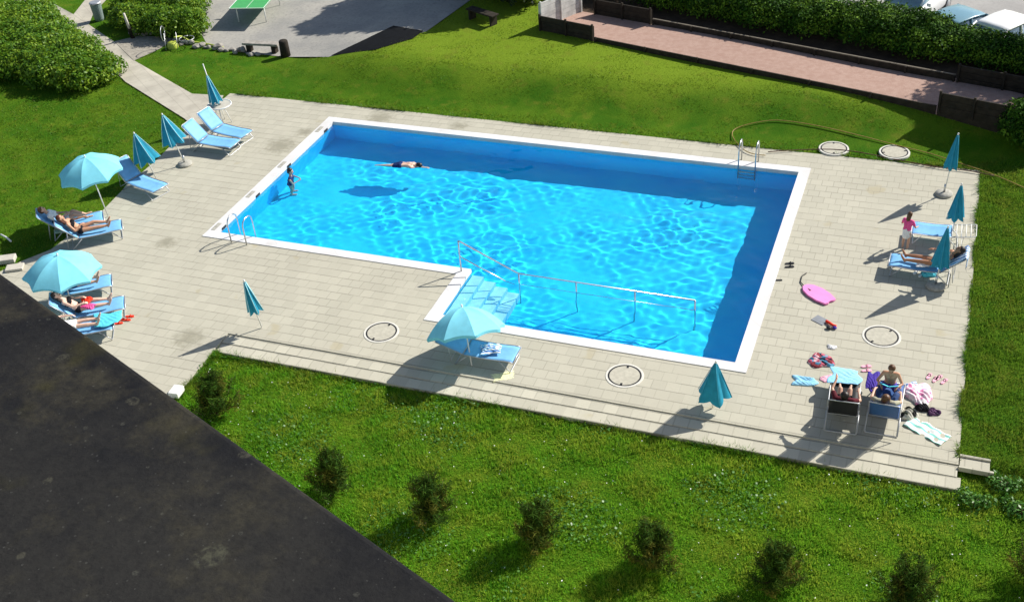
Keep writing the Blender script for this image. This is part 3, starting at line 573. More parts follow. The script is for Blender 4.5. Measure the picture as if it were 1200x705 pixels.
# boy on the foot end, facing the camera side
p, rz = on(lN); bq = lN.location + Vector((math.cos(rz), math.sin(rz), 0)) * .72
person('tanned bare chested boy sitting on the lounger end, bent over a blue magazine', tuple(bq), rz + math.pi, (0, 0, .46), (.22, 0, 1), (((.75, .35, -.05), (.15, .1, -1), (1, .3, 0)), ((.75, -.35, -.05), (.15, -.1, -1), (1, -.3, 0))), (((.35, .45, -.7), (.8, -.45, .1), (.9, -.3, 0)), ((.35, -.45, -.7), (.8, .45, .1), (.9, .3, 0))), skin=0, hair=m_hairb, headdir=(.5, 0, .9), face=(.8, 0, -.5), clothes=(('swim_shorts', m_purple),), k=.86)
mg = MB()
for s in (-1, 1): mg.box((0, s * .105, 0), (.28, .2, .012), Matrix.Rotation(s * .25, 3, 'X'))
o = mg.build('magazine', m_tq, None); mz = bq + Vector((-math.cos(rz) * .40, -math.sin(rz) * .40, .72)); o.location = mz; o.rotation_euler = (0, R(-35), rz + math.pi); tag(o, 'open blue covered magazine held by the sitting boy', 'magazine')
# girl standing
g = at(1060, 290); person('small girl in a pink top and white skirt standing beside the empty lounger', tuple(g), R(65), (0, 0, .80 * .69), (.04, 0, 1), (((.05, .04, -1), (-.02, 0, -1), (1, .1, -.12)), ((.10, -.04, -1), (-.08, 0, -1), (1, -.1, -.12))), (((.2, .35, -.8), (.75, -.1, -.3), (.8, -.2, -.2)), ((.2, -.35, -.8), (.75, .1, -.3), (.8, .2, -.2))), skin=1, hair=m_hairb, hairlen=.22, headdir=(.25, 0, 1), face=(.9, 0, -.35), clothes=(('shirt', m_pink), ('skirt', m_wcl)), k=.69, female=False)
# swimmers
s0 = Vector(px(478, 194, ZW)); s1 = Vector(px(497, 195, ZW)); a = math.atan2(s1.y - s0.y, s1.x - s0.x)
sw, _ = person('swimmer in dark navy shorts floating face down across the pool', (s0.x, s0.y, ZW), a, (-.25, 0, .0), (1, 0, .02), (((-1, .1, -.12), (-1, .05, -.1), (-1, 0, -.2)), ((-1, -.1, -.16), (-1, -.05, -.14), (-1, 0, -.2))), (((.9, .5, -.2), (1, .1, -.2), (1, 0, -.1)), ((.9, -.5, -.2), (1, -.1, -.2), (1, 0, -.1))), skin=3, hair=m_hair, face=(.1, 0, -1), headdir=(1, 0, .05), clothes=(('swim_shorts', m_navy),), tilt=(0, -1, 0), k=.92); wet(sw)
q = Vector(px(336, 208, ZW)); kid, _ = person('dark haired child standing chest deep at the left pool edge in blue', (q.x + .1, q.y, -DEP + .01), R(20), (0, 0, .80), (.1, 0, 1), (((.1, .1, -1), (-.1, 0, -1), (1, 0, 0)), ((.1, -.1, -1), (-.1, 0, -1), (1, 0, 0))), (((.35, .35, -.9), (.7, -.7, .25), (.5, -.8, .1)), ((.35, -.35, -.9), (.7, .7, .2), (.5, .8, .1))), skin=1, hair=m_hair, clothes=(('swimsuit', m_navy),), k=.95); wet(kid)

# ------------------------------------------------------------------ umbrellas
def best_tip(foot, tipuv):
    hs = np.linspace(.8, 3, 441); e = [math.hypot(*(np.array(proj((foot.x, foot.y, foot.z + h))) - tipuv)) for h in hs]; h = hs[int(np.argmin(e))]; return Vector(px(*tipuv, foot.z + h))
def canopy(name, Rm, drop, fold, mat, parent, top, n=8, seg=10, curl=2.1, skew=0.):
    """fold 0: open dome of taut panels; above: hanging pleats"""
    jit = [random.uniform(.75, 1.25) for _ in range(n + 1)]; jit[n] = jit[0]
    def f(u, v):
        k = u * n; i0 = int(math.floor(k)) % n; i = k - math.floor(k); m = math.sin(i * math.pi); a = u * 2 * math.pi; t = v
        if fold:
            jj = jit[i0] * (1 - i) + jit[(i0 + 1) % n] * i; rr = (.02 + (Rm * (.8 + .2 * jj) - .02) * t ** .92) * (1 - fold * (.7 + .5 * (jit[i0] - .75)) * m * min(1, t * 3)); z = top - drop * t + .06 * m * t * jit[i0] - .02 * (1 - m) * t
            a += fold * .3 * math.sin(i * 2 * math.pi) * t + skew * t
        else:
            ch = math.cos(math.pi / n) / math.cos((i - .5) * 2 * math.pi / n); rr = Rm * t * (ch * (1 - .045 * m * t ** 3)); z = top - drop * t ** curl - .012 * m * math.sin(t * math.pi) + .05 * m * t ** 4
        return V(rr * math.cos(a), rr * math.sin(a), z)
    o = MB().sheet(f, n * 8, seg).build(name, mat, parent, True, 1e-4)
    if not fold:
        o.data.set_sharp_from_angle(angle=R(9))
        b = MB()
        def val(u, v):
            p = Vector(f(u, 1)); return V(p.x * (1 - .02 * v), p.y * (1 - .02 * v), p.z - .07 * v)
        b.sheet(val, n * 8, 1).build('valance', mat, parent, True, 1e-4)
    return o
def umbrella(label, footuv, tipuv, kind, base=None, L_=None, Rm=.2, drop=1.0, fold=.55, dz=0, foot=None, rot=0, tipgap=.0, n=8, h=None, seam=False, group='closed turquoise umbrellas'):
    ft = foot if foot is not None else at(*footuv); ft = Vector(ft); tp = Vector(px(*tipuv, ft.z + h)) if h else best_tip(ft, tipuv); ax = tp - ft; Lp = ax.length
    T = thing('umbrella', label, 'umbrella', ft, 0, group); T.rotation_mode = 'QUATERNION'; T.rotation_quaternion = ax.to_track_quat('Z', 'Y') @ Matrix.Rotation(rot, 3, 'Z').to_quaternion()
    pb = MB(); pb.tube([V(0, 0, .02), V(0, 0, Lp * .5), V(0, 0, Lp - .02)], .018, 8); pb.build('pole', m_white, T, True)
    f = MB(); f.ball((0, 0, Lp), .026, 2, (1, 1, 1.6)); f.build('finial', m_white, T, True)
    if kind == 'open':
        canopy('canopy', Rm, drop, 0, m_can_open, T, Lp - .04)
        for i in range(8):
            a = i * math.pi / 4; rb = MB(); rb.tube([V(Rm * t * math.cos(a), Rm * t * math.sin(a), Lp - .052 - drop * t ** 2.1) for t in (.03, .25, .5, .75, .99)], .007, 5); rb.tube([V(.02 * math.cos(a), .02 * math.sin(a), Lp - .55), V(Rm * .5 * math.cos(a), Rm * .5 * math.sin(a), Lp - .06 - drop * .5 ** 2.1 - .02)], .006, 5); rb.build('rib', m_white, T, True)
    else:
        top = Lp - .03 - tipgap; canopy('canopy', Rm, drop, fold, m_can, T, top, n=n, skew=.2)
        for i in range(n):
            rb = MB(); rb.tube([V((.02 + (Rm - .02) * t ** .9 + .004) * math.cos(i * 2 * math.pi / n + .2 * t), (.02 + (Rm - .02) * t ** .9 + .004) * math.sin(i * 2 * math.pi / n + .2 * t), top - (drop + .02) * t) for t in (.02, .35, .7, 1)], .012 if seam else .007, 5); rb.build('rib', m_sunseam if seam else m_canr, T, True)
    if base:
        b = MB(); b.lathe([(.235, 0), (.25, .03), (.235, .07), (.10, .095), (.04, .10)], 28); bt = b.build('base', m_conc, T, True); bt.rotation_mode = 'QUATERNION'; bt.rotation_quaternion = T.rotation_quaternion.inverted(); bt['label'] = base; b = MB(); b.lathe([(.03, .095), (.03, .34)], 12); b.build('sleeve', m_steel, bt, True)
    return T
G2 = 'open turquoise umbrellas'
umbrella('open turquoise umbrella over the two sunbathers beside the left lawn', (127, 254), (99, 183), 'open', Rm=1.0, drop=.50, group=G2, rot=.2)
umbrella('open turquoise umbrella beside the dark roof edge shading three loungers', (84, 357), (67, 298), 'open', Rm=1.05, drop=.52, group=G2, rot=.5)
umbrella('open turquoise umbrella beside the pool steps over one lounger', (553, 429), (541, 358), 'open', h=1.34, Rm=1.0, drop=.62, group=G2, rot=.1)
umbrella('slim closed umbrella standing alone on the paving left of the pool steps', (307, 384), (286, 329), 'closed', Rm=.21, drop=.95, fold=.4, n=6, seam=True)
umbrella('closed umbrella with flared skirt standing between the pool corner and lower lawn', (835, 478), (839, 424), 'closed', Rm=.42, drop=.95, fold=.42, rot=.75, n=5)
umbrella('closed umbrella with a long bare white tip rising through the ring table', (262, 144), (238, 76), 'closed', Rm=.24, drop=1.02, fold=.4, n=6, seam=True, tipgap=.38)
umbrella('half closed umbrella with a round concrete foot beside the pair of empty loungers', (217, 193), (190, 134), 'closed', 'round grey concrete umbrella base beside the pair of empty loungers', Rm=.42, drop=1.0, fold=.38, rot=.4, n=6, seam=True)
umbrella('half closed umbrella standing beside the lounger that is alone', (183, 209), (157, 156), 'closed', Rm=.44, drop=1.0, fold=.38, rot=.1, n=6, seam=True)
umbrella('closed umbrella in a concrete base nearest the far right deck corner', (1106, 228), (1123, 157), 'closed', 'dark edged round concrete umbrella base near the far right deck corner', Rm=.21, drop=1.05, fold=.42, n=6)
umbrella('closed umbrella standing behind the empty lounger at right', (1114, 283), (1127, 216), 'closed', Rm=.25, drop=1.0, fold=.42, n=6)
umbrella('closed umbrella in front of the reclining tanned woman', (1096, 336), (1111, 266), 'closed', 'greenish grey umbrella base in front of the reclining tanned woman', Rm=.25, drop=1.1, fold=.42, n=6)

# ------------------------------------------------------------------ pool fittings
def ladder(label, uv, far):
    q = at(*uv); T = thing('pool_ladder', label, 'pool ladder', (q.x, (WD if far else 0), 0), math.pi if far else 0, 'steel pool ladders')
    for s in (-.26, .26):
        b = MB(); b.tube([V(s, -.42, .0), V(s, -.42, .62), V(s, -.36, .74), V(s, -.24, .80), V(s, -.06, .78), V(s, .06, .68), V(s, .09, .5), V(s, .09, -.72)], .021, 8); b.build('handrail', m_steel, T, True)
    for z in (-.2, -.42, -.64): MB().box((0, .09, z), (.5, .07, .03)).build('rung', m_steel, T)
    wet(T)
ladder('chrome pool ladder on the near left edge of the pool', (291, 275), False)
ladder('chrome pool ladder on the far right edge beside the garden hose', (880, 185), True)
hr = thing('pool_handrail', 'long thin steel handrail descending the pool steps and running over the water', 'handrail', (8.0, -.16, 0))
pts = [V(0, 0, 1.0), V(.06, 0, .985), V(1.63, 0, .24), V(1.75, 0, .215), V(6.55, 0, .19)]; MB().tube(pts, .020, 8).build('top_rail', m_steel, hr, True)
MB().tube([V(0, 0, .5), V(1.55, 0, -.22)], .016, 8).build('lower_rail', m_steel, hr, True); MB().tube([V(1.7, 0, -.16), V(6.55, 0, -.16)], .013, 8).build('lower_rail', m_steel, hr, True)
for x_, z_, z0 in ((0, 1.0, .02), (1.70, .22, -DEP), (3.33, .205, -DEP), (4.95, .195, -DEP), (6.55, .19, -DEP)): MB().tube([V(x_, 0, z0), V(x_, 0, z_)], .020, 8).build('post', m_steel, hr, True)
wet(hr)
for i, (y_, l_) in enumerate(((6.95, 'farthest'), (4.35, 'second farthest'), (2.35, 'second nearest'), (.35, 'nearest'))):
    T = thing('skimmer', l_ + ' dark skimmer opening along the left pool wall', 'skimmer', (0, y_, 0), 0, 'pool skimmers'); MB().box((.0, 0, -.035), (.05, .22, .06)).build('opening', m_dark, T)
    MB().box((-.19, -.1, .022), (.14, .42, .008), bevel=.003).build('cover', m_conc, T)
m_lid = M('manhole_lid', (.43, .41, .34), .85, .2, .1, 9); m_ring = M('manhole_rim', (.60, .585, .53), .7, .3, .08)
def manhole(label, uv, r=.44):
    q = at(*uv); a_ = np.linspace(0, 6.28, 12); z = max(0, max(float(H(q.x + r * math.cos(k), q.y + r * math.sin(k))) for k in a_) + .015 if q.y > YT else 0); T = thing('manhole_cover', label, 'manhole cover', (q.x, q.y, z), .6 + q.x, 'round manhole covers')
    MB().lathe([(r * .93, .006), (r * .93, .012), (r * 1.04, .012), (r * 1.05, .006), (r * 1.06, -.05)], 48).build('ring', m_ring, T)
    MB().lathe([(0, .010), (r * .83, .010), (r * .84, .002)], 48).build('lid', m_lid, T); MB().lathe([(r * .82, .0082), (r * .94, .0082), (r * .94, .007)], 48).build('gap', m_dark, T)
    for s in (-1, 1): MB().box((s * r * .76, 0, .013), (.07, .05, .012), bevel=.004).build('grip', m_dark, T)
manhole('round manhole cover between the closed umbrella and the pool steps', (447, 389)); manhole('round manhole cover in the paving left of the flared closed umbrella', (732, 440)); manhole('round manhole cover between the pink bodyboard and the lawn', (1033, 394))
manhole('round white rimmed cover in the lawn crossed by the garden hose', (977, 175)); manhole('round white rimmed cover in the lawn near the far deck corner', (1048, 180))
tp = at(262, 144); T = thing('ring_table', 'round white rimmed table with an umbrella through it', 'table', tp)
b = MB(); b.lathe([(.06, .70), (.40, .70), (.40, .712), (.06, .712), (.06, .70)], 32); b.build('tabletop', M('tabletop_sheet', (.50, .47, .40), .3, .4, .08), T); b = MB(); n_ = 32
b.tube([V(.41 * math.cos(i * 2 * math.pi / n_), .41 * math.sin(i * 2 * math.pi / n_), .706) for i in range(n_ + 1)], .022, 6); b.build('rim', m_white, T, True)
for i in range(4): a = i * math.pi / 2 + .4; MB().tube([V(.1 * math.cos(a), .1 * math.sin(a), .70), V(.30 * math.cos(a), .30 * math.sin(a), .0)], .014, 6).build('leg', m_white, T, True)

# ------------------------------------------------------------------ garden hose
hp = [(897, 182), (886, 181), (874, 177), (864, 168), (858, 158), (862, 151), (880, 145), (910, 141), (950, 146), (1000, 157), (1050, 170), (1090, 180), (1130, 193), (1160, 203), (1200, 220), (1240, 240)]
def smooth(pts, k=4):
    out = []; P = [pts[0]] + pts + [pts[-1]]
    for i in range(1, len(P) - 2):
        for j in range(k):
            t = j / k; out.append(.5 * ((2 * P[i]) + (P[i + 1] - P[i - 1]) * t + (2 * P[i - 1] - 5 * P[i] + 4 * P[i + 1] - P[i + 2]) * t * t + (3 * P[i] - P[i - 1] - 3 * P[i + 1] + P[i + 2]) * t ** 3))
    return out + [pts[-1]]
m_hose = M('hose_rubber', (.30, .20, .05), .5, .4, .1)
o = MB().tube(smooth([at(u, v, .05) for u, v in hp]), .014, 6).build('garden_hose', m_hose, None, True); tag(o, 'ochre garden hose looping over the lawn from the far ladder', 'hose', 'garden hoses')
hp = [(900, 178), (930, 176), (975, 175), (1010, 179), (1050, 187), (1100, 196), (1135, 200), (1165, 206)]
o = MB().tube(smooth([at(u, v, .05) for u, v in hp]), .015, 6).build('garden_hose', M('dark_hose', (.10, .045, .03), .5), None, True); tag(o, 'thin dark hose lying straight along the far deck edge', 'hose', 'garden hoses')

# ------------------------------------------------------------------ things lying on the deck
def heap(name, label, cat, uv, sx, sy, h, mat, rz=0, seed=0, group=None, lift=.0, round_=False):
    """a crumpled cloth"""
    q = at(*uv, lift); r_ = np.random.default_rng(seed); ph = r_.random(12) * 6.28; fq = r_.uniform(3, 9, 12)
    def f(u, v):
        x = u * 2 - 1; y = v * 2 - 1; rr = math.hypot(x, y) if round_ else max(abs(x), abs(y)); e = max(0, 1 - rr ** 2.5)
        z = sum(math.sin(fq[i] * x + fq[i + 6] * y + ph[i]) for i in range(6)) / 6; z = abs(z) ** .7
        k = 1 + .13 * math.sin(3 * math.atan2(y, x) + ph[0]) + .08 * math.sin(5 * math.atan2(y, x) + ph[1])
        if round_ and rr > 1: x, y = x / rr, y / rr
        return V(x * sx * k, y * sy * k, .006 + h * (z * .75 + .25) * e ** .6)
    b = MB().sheet(f, 28, 28); o = b.build(name, mat, None, True); m = o.modifiers.new('s', 'SOLIDIFY'); m.thickness = .006; m.offset = 1
    o.location = q; o.rotation_euler[2] = rz; return tag(o, label, cat, group)
m_pat1 = patterned('multicolour_print', [(.55, .12, .18), (.03, .02, .04), (.70, .45, .50), (.10, .30, .45), (.25, .05, .06)], 11)
m_str = patterned('green_white_stripes', [(.82, .84, .82), (.82, .84, .82), (.25, .62, .55)], 5.5, 1)
m_bstr = patterned('blue_white_stripes', [(.06, .20, .55), (.75, .78, .82), (.10, .35, .70), (.82, .84, .86)], 6, 1)
m_pkprint = patterned('pink_white_print', [(.85, .55, .65), (.85, .80, .82), (.75, .25, .45), (.85, .7, .75)], 14)
heap('beach_towel', 'crumpled multicoloured towel heap on the paving left of the bottom pair', 'towel', (962, 423), .30, .27, .16, m_pat1, .4, 1, round_=True)
heap('shirt', 'crumpled light blue cloth on the paving left of the lounger with shaded black back', 'clothing', (943, 447), .26, .16, .10, m_lb, .1, 2)
heap('paper_bag', 'small white crumpled cloth below the snorkelling gear', 'cloth', (975, 407), .10, .07, .06, m_wcl, 0, 3)
heap('beach_towel', 'pale pink and white towels heaped beside the lounger with shaded navy back', 'towel', (1077, 462), .30, .42, .22, m_pkprint, .2, 4, round_=True)
heap('beach_towel', 'pale pink cloth folded in front of the lounger with shaded black back', 'towel', (969, 444), .14, .12, .05, m_lpink, .5, 5)
heap('tote_bag', 'black and white patterned bag beside the lounger with shaded navy back', 'bag', (1062, 486), .24, .20, .22, patterned('bag_print', [(.03, .03, .03), (.6, .58, .5), (.05, .06, .04), (.35, .34, .26)], 8), .3, 6, round_=True)
heap('beach_bag', 'dark purple bag lying beside the pink towel heap', 'bag', (1081, 478), .15, .15, .18, m_black, .3, 7, round_=True)
heap('cloth_bundle', 'round dark purple bundle lying alone near the lawn edge', 'clothing', (1094, 483), .15, .14, .13, patterned('purple_print', [(.05, .02, .06), (.16, .08, .16), (.02, .02, .03)], 16), .1, 8, round_=True)
heap('beach_towel', 'small blue patterned cloth beside the boy on the lounger', 'towel', (1068, 452), .16, .10, .08, m_bstr, .6, 9)
heap('beach_towel', 'pale yellow towel on the paving below the lounger by the steps', 'towel', (590, 441), .30, .16, .03, m_yel, .55, 10)
heap('beach_towel', 'turquoise towel lying over the foot of the lounger beside the roof edge', 'towel', (126, 374), .34, .30, .05, m_tq, lH.rotation_euler[2], 11, lift=.37)
heap('beach_towel', 'blue and white printed towel on the lounger by the pool steps', 'towel', (575, 409), .24, .20, .10, m_bstr, .4, 12, lift=.36)
heap('beach_towel', 'blue towel spread over the foot of the lounger with shaded black back', 'towel', (990, 441), .33, .28, .03, m_lb, lM.rotation_euler[2] + 1.57, 13, lift=.36)
heap('beach_towel', 'purple towel hanging over the side of the lounger with shaded navy back', 'towel', (1022, 447), .12, .34, .05, m_purple, lN.rotation_euler[2] - 1.57, 14, lift=.36)
heap('sun_hat', 'bright red hat resting in the lap of the dark haired woman', 'hat', (102, 352), .15, .14, .14, m_red, 0, 15, lift=.55, round_=True)
heap('swim_shirt', 'pink garment lying in the lap beside the red hat', 'clothing', (104, 359), .18, .12, .08, m_pink, 0, 16, lift=.50)
heap('backpack', 'dark bag standing behind the auburn haired woman', 'bag', (66, 264), .17, .15, .30, m_black, 0, 17, lift=.35, round_=True)
heap('swim_bag', 'pale green bag hanging beside the dark bag', 'bag', (71, 271), .18, .14, .16, M('pale_green_cloth', (.28, .42, .33), .8), .3, 18, lift=.2, round_=True)
heap('beach_bag', 'turquoise bag standing beside the grey umbrella base', 'bag', (1088, 321), .20, .17, .26, m_tq, .2, 19, round_=True)
heap('beach_towel', 'white towel lying over the near side of the tanned woman', 'towel', (1081, 310), .16, .12, .06, m_wcl, .2, 20, lift=.38)
def back_towel(l, back, mat, label):
    a = R(back); n_ = V(math.sin(a), 0, math.cos(a)); d = V(-math.cos(a), 0, math.sin(a)); h0 = V(-.32, 0, .34)
    def f(u, v):
        s_ = .18 + u * .95; y = (v - .5) * .62 + .02 * math.sin(u * 7)
        p = h0 + d * min(s_, .78) + n_ * (.035 + .012 * math.sin(v * 16 + u * 5)) if s_ < .78 else h0 + d * (.79 - .03 * (s_ - .78)) - n_ * (.03 + .02 * math.sin(v * 12)) - V(0, 0, 1) * (s_ - .78) * .9
        return p + V(0, y, 0)
    o = MB().sheet(f, 24, 20).build('beach_towel', mat, None, True); m = o.modifiers.new('s', 'SOLIDIFY'); m.thickness = .008; o.location = l.location; o.rotation_euler = l.rotation_euler; return tag(o, label, 'towel')
back_towel(lK, 42, m_bstr, 'blue and white striped towel over the raised back of the lounger')
# striped green-white towel, a bodyboard, gear, sandals
def ftowel(u, v): return V((u - .5) * .95, (v - .5) * .42, .02 + .022 * math.sin(u * 9 + v * 4) * math.sin(v * 7 + u * 3) + .015 * math.sin(u * 21))
o = MB().sheet(ftowel, 30, 14).build('beach_towel', m_str, None, True); m = o.modifiers.new('s', 'SOLIDIFY'); m.thickness = .006; o.location = at(1086, 505); o.rotation_euler[2] = R(-30); tag(o, 'white and mint striped towel spread near the deck end', 'towel')
bq_ = at(958, 345.5); T = thing('bodyboard', 'pink bodyboard lying on the paving with its black leash', 'bodyboard', bq_, R(-38))
out = [(.46, .19), (.48, .10), (.43, 0), (.48, -.10), (.46, -.19), (.20, -.26), (-.10, -.265), (-.34, -.20), (-.46, -.10), (-.49, 0), (-.46, .10), (-.34, .20), (-.10, .265), (.20, .26)]
b = MB(); b.prism(out, .012, .062); bmesh.ops.bevel(b.bm, geom=[e for e in b.bm.edges], offset=.012, segments=2, affect='EDGES'); b.build('board', M('pink_foam', (.80, .26, .56), .55, .3, .04), T); b = MB(); b.prism([(x * .985, y * .985) for x, y in out], .002, .011); b.build('slick', M('magenta_slick', (.32, .04, .16), .5), T)
e0 = at(953, 340); MB().tube([T.matrix_basis.inverted() @ q for q in (at(950, 340, .07), at(943, 336, .03), at(938, 330, .02), at(940, 323, .02), at(945, 320, .02))], .014, 6).build('leash', m_dark, T, True)
def sandals(label, uv, mat, rz, group='pairs of sandals', strap=m_dark):
    T = thing('sandals', label, 'sandals', at(*uv), rz, group)
    for s in (-1, 1):
        sole = [(.12, .02), (.13, -.02), (.10, -.045), (0, -.038), (-.09, -.034), (-.125, 0), (-.09, .034), (0, .038), (.10, .045)]; b = MB(); b.prism([(x + .02 * s, y + s * .08) for x, y in sole], .002, .024); so_ = b.build('sole', mat, T)
        b = MB(); b.tube([V(.01 + .02 * s, s * .08 - .036, .024), V(.04 + .02 * s, s * .08 - .02, .055), V(.04 + .02 * s, s * .08 + .02, .055), V(.01 + .02 * s, s * .08 + .036, .024)], .010, 6); b.build('strap', strap, T, True)
sandals('pink sandals with black straps on the paving near the lawn', (1092, 443), m_lpink, 1.3); T = sandals('pink sandals with dark straps nearest the lawn edge', (1103, 445), m_lpink, 1.1)
sandals('red flip flops beside the lounger of the woman with the red hat', (150, 373), m_red, .3, strap=m_red); sandals('red flip flops nearer the dark roof edge', (140, 377), m_red, .5, strap=m_red)
sandals('dark sandals lying near the pool corner above the bodyboard', (925, 311), m_dark, .4); sandals('pale pink slippers behind the bottom pair', (1015, 432), m_lpink, .4, strap=m_lpink); sandals('white and black shoes beside the turquoise bag', (1076, 321), m_wcl, 1.2)
T = thing('snorkel_set', 'red snorkelling gear beside its shadow, a thin grey slab', 'swim gear', at(967, 379), R(-30)); MB().box((-.17, .02, .008), (.36, .28, .012), bevel=.004).build('mat', M('gear_shadow', (.22, .235, .26), .8), T)  # the thin grey slab is the gear's shadow built as a shape
b = MB(); b.tube(smooth([V(-.02, .06, .04), V(.10, .04, .05), V(.22, .02, .05), V(.30, .04, .05)]), .035, 8); b.build('snorkel', m_red, T, True); b = MB(); b.ball((.20, -.12, .04), .075, 2, (1, .7, .55)); b.build('mask', m_dark, T, True); b = MB(); b.ball((.30, -.02, .04), .06, 2, (1, .8, .6)); b.build('strap', m_purple, T, True)
o = MB().box((0, 0, .012), (.16, .05, .02), bevel=.005).build('dive_stick', m_dark, None); o.location = at(913, 328.5); o.rotation_euler[2] = .3; tag(o, 'small black stick lying on the coping at the right pool edge', 'pool toy')
# stone steps and white post at the left side
T = thing('stone_steps', 'pale stone steps between the left lawn and the dark roof edge', 'steps', at(14, 311))
MB().box((.22, -.12, .04), (.5, .34, .08), Matrix.Rotation(.5, 3, 'Z'), .02).build('step', M('pale_stone', (.46, .43, .37), .85), T); MB().box((-.30, .16, .07), (.5, .34, .14), Matrix.Rotation(.5, 3, 'Z'), .02).build('step', M('pale_stone_b', (.48, .45, .39), .85), T)
o = MB().box((0, 0, .12), (.26, .34, .16), None, .02).build('white_block', m_white, None); o.location = at(208, 463); o.rotation_euler[2] = .1; tag(o, 'white painted block at the corner of the lower lawn and roof edge', 'stone block')

# ------------------------------------------------------------------ boules court boards
m_cap = M('pale_board_edge', (.16, .14, .11), .85)  # paler strip along the top of the far edging
def board_run(name, label, p, q, h, th=.05, posts=3, mat=m_greyboard, group='timber boards round the red court', z=HB, pale=False):
    p, q = Vector((p.x, p.y, z)), Vector((q.x, q.y, z)); d = (q - p); ln = d.length; a = math.atan2(d.y, d.x); T = thing(name, label, 'fence', p, a, group)
    n = max(1, round(h / .2)); hb = h / n
    b = MB()
    for i in range(n): b.box((ln / 2, (.004 if i % 2 else 0), hb * (i + .5) - .02), (ln, th, hb - .008), bevel=.006)
    if pale: MB().box((ln / 2, 0, h + .012), (ln, th + .01, .02), bevel=.004).build('cap_board', m_cap, T)
    b.box((ln / 2, .002, -.27), (ln - .01, th * .9, .5)); b.build('boards', mat, T)
    for i in range(posts): MB().box((.04 + (ln - .08) * i / max(1, posts - 1), -.06, h / 2 + .01), (.07, .07, h + (.10 if h > .4 else .0)), bevel=.008).build('post', mat, T)
    return T
nl = (A1 - A0).length
def along(u): return A0 + cu * u
def ual(uv): return (Vector(px(*uv, HB)) - A0).dot(cu)
sA, sB = ual((690, 53)), ual((1097, 132))
board_run('board_fence', 'tall dark board panel at the left front corner of the red court', along(0), along(sA), .62, posts=3, mat=m_wood)
board_run('board_edging', 'long low board edging between the lawn and the red court', along(sA + .05), along(sB - .05), .20, posts=7, mat=m_wood)
board_run('board_fence', 'tall dark board panel at the right front corner of the red court', along(sB), along(nl), .66, posts=3, mat=m_wood)
wd = cv_ * ((B0 - A0).dot(cv_))
Fl = lambda s: A0 + cu * s + wd
u1, u2 = (Vector(px(780, 18, HB)) - A0).dot(cu), (Vector(px(1128, 88, HB)) - A0).dot(cu)
board_run('board_fence', 'tall dark board panel at the far left of the red court', Fl(1.0), Fl(u1), .62, posts=3, mat=m_wood)
board_run('board_edging', 'long low board edging with pale top along the hedge', Fl(u1 + .05), Fl(u2 - .05), .24, posts=8, mat=m_wood, pale=True)
board_run('board_fence', 'tall dark board panel at the far right below the hedge', Fl(u2), Fl(nl + .6), .62, posts=3, mat=m_wood)
board_run('board_fence', 'grey board panel closing the right end of the red court', along(nl), Fl(nl + .6), .62, posts=3)
board_run('board_fence', 'sunlit pale board screen closing the left end of the red court', along(-.05) + cv_ * .06, Fl(.35), 1.05, posts=3, mat=M('pale_screen', (.52, .52, .50), .8, .2, .2, 3))

# ------------------------------------------------------------------ hedges, shrubs, trees
def hedge(label, s0, s1, d, h, wdt, n, mat=m_hedge, size=.10):
    c0 = A0 + cu * s0 + wd + cv_ * d; T = thing('hedge', label, 'hedge', (c0.x, c0.y, HB), math.atan2(cu.y, cu.x), 'hedges between the court and the parking lot'); lobes = []; s = 0
    while s < s1 - s0: r = wdt * random.uniform(.45, .6); hh = h * random.uniform(.88, 1.1); lobes.append(((s, random.uniform(-.1, .1), hh * .44), (r * 1.15, r, hh * .60))); s += r * .9
    cloud('foliage', lobes, n, size, mat, T, inner=.35)
    s = .3
    while s < s1 - s0: MB().tube([V(s, 0, 0), V(s + .05, .03, h * .35), V(s + .12, -.05, h * .7)], [.04, .03, .015], 6).build('stem', m_bark, T, True); s += 1.2
def shrub(label, lobes, loc, n, size, mat, name='shrub', stem=.4, group=None, inner=.45):
    T = thing(name, label, 'shrub', loc, 0, group); cloud('foliage', lobes, n, size, mat, T, inner=inner); 
    for i in range(4): a = i * 1.7; MB().tube([V(.05 * math.cos(a), .05 * math.sin(a), 0), V(stem * .5 * math.cos(a), stem * .5 * math.sin(a), stem)], [.03, .012], 6).build('stem', m_bark, T, True)
    return T
sh0 = ual((760, 40)); sh1 = (Vector(px(1080, 60, HB)) - A0).dot(cu) ; 
hedge('tall dense green hedge along the back of the red court', 2.6, sh1 + .3, 2.05, 1.2, 2.1, 90000); hedge('lower stretch of hedge in front of the parked cars', sh1 - .2, sh1 + 7, 2.05, 1.05, 2.1, 56000)
hedge('thin leafy hedge section at the far left end of the red court', -.6, 2.4, 1.9, 1.3, 1.1, 9000)
def lob(l, base): # lobes from photo pixels: (u, v, radius, height)
    out = []
    for u, v, r, h in l: q = at(u, v); out.append(((q.x - base.x, q.y - base.y, h * .42), (r, r, h * .62)))
    return out
bq1 = at(75, 92); shrub('large leafy green shrub mass beside the path at left', lob([(18, 60, 1.6, 1.2), (45, 78, 1.5, 1.1), (70, 92, 1.3, 1.0), (100, 96, 1.2, 1.0), (120, 90, .9, .85), (88, 78, 1.3, 1.1), (60, 62, 1.3, 1.1), (30, 42, 1.4, 1.1), (-10, 50, 1.6, 1.2), (8, 82, 1.3, .9), (-20, 85, 1.4, 1.0)], bq1), bq1, 60000, .13, m_bush)
bq2 = at(30, 30); shrub('rounded shrub behind the large shrub mass at the upper left', lob([(15, 30, 1.2, .9), (42, 28, 1.1, .9), (62, 42, .9, .8), (-10, 36, 1.3, .9), (75, 52, .8, .7)], bq2), bq2, 20000, .13, m_bush)
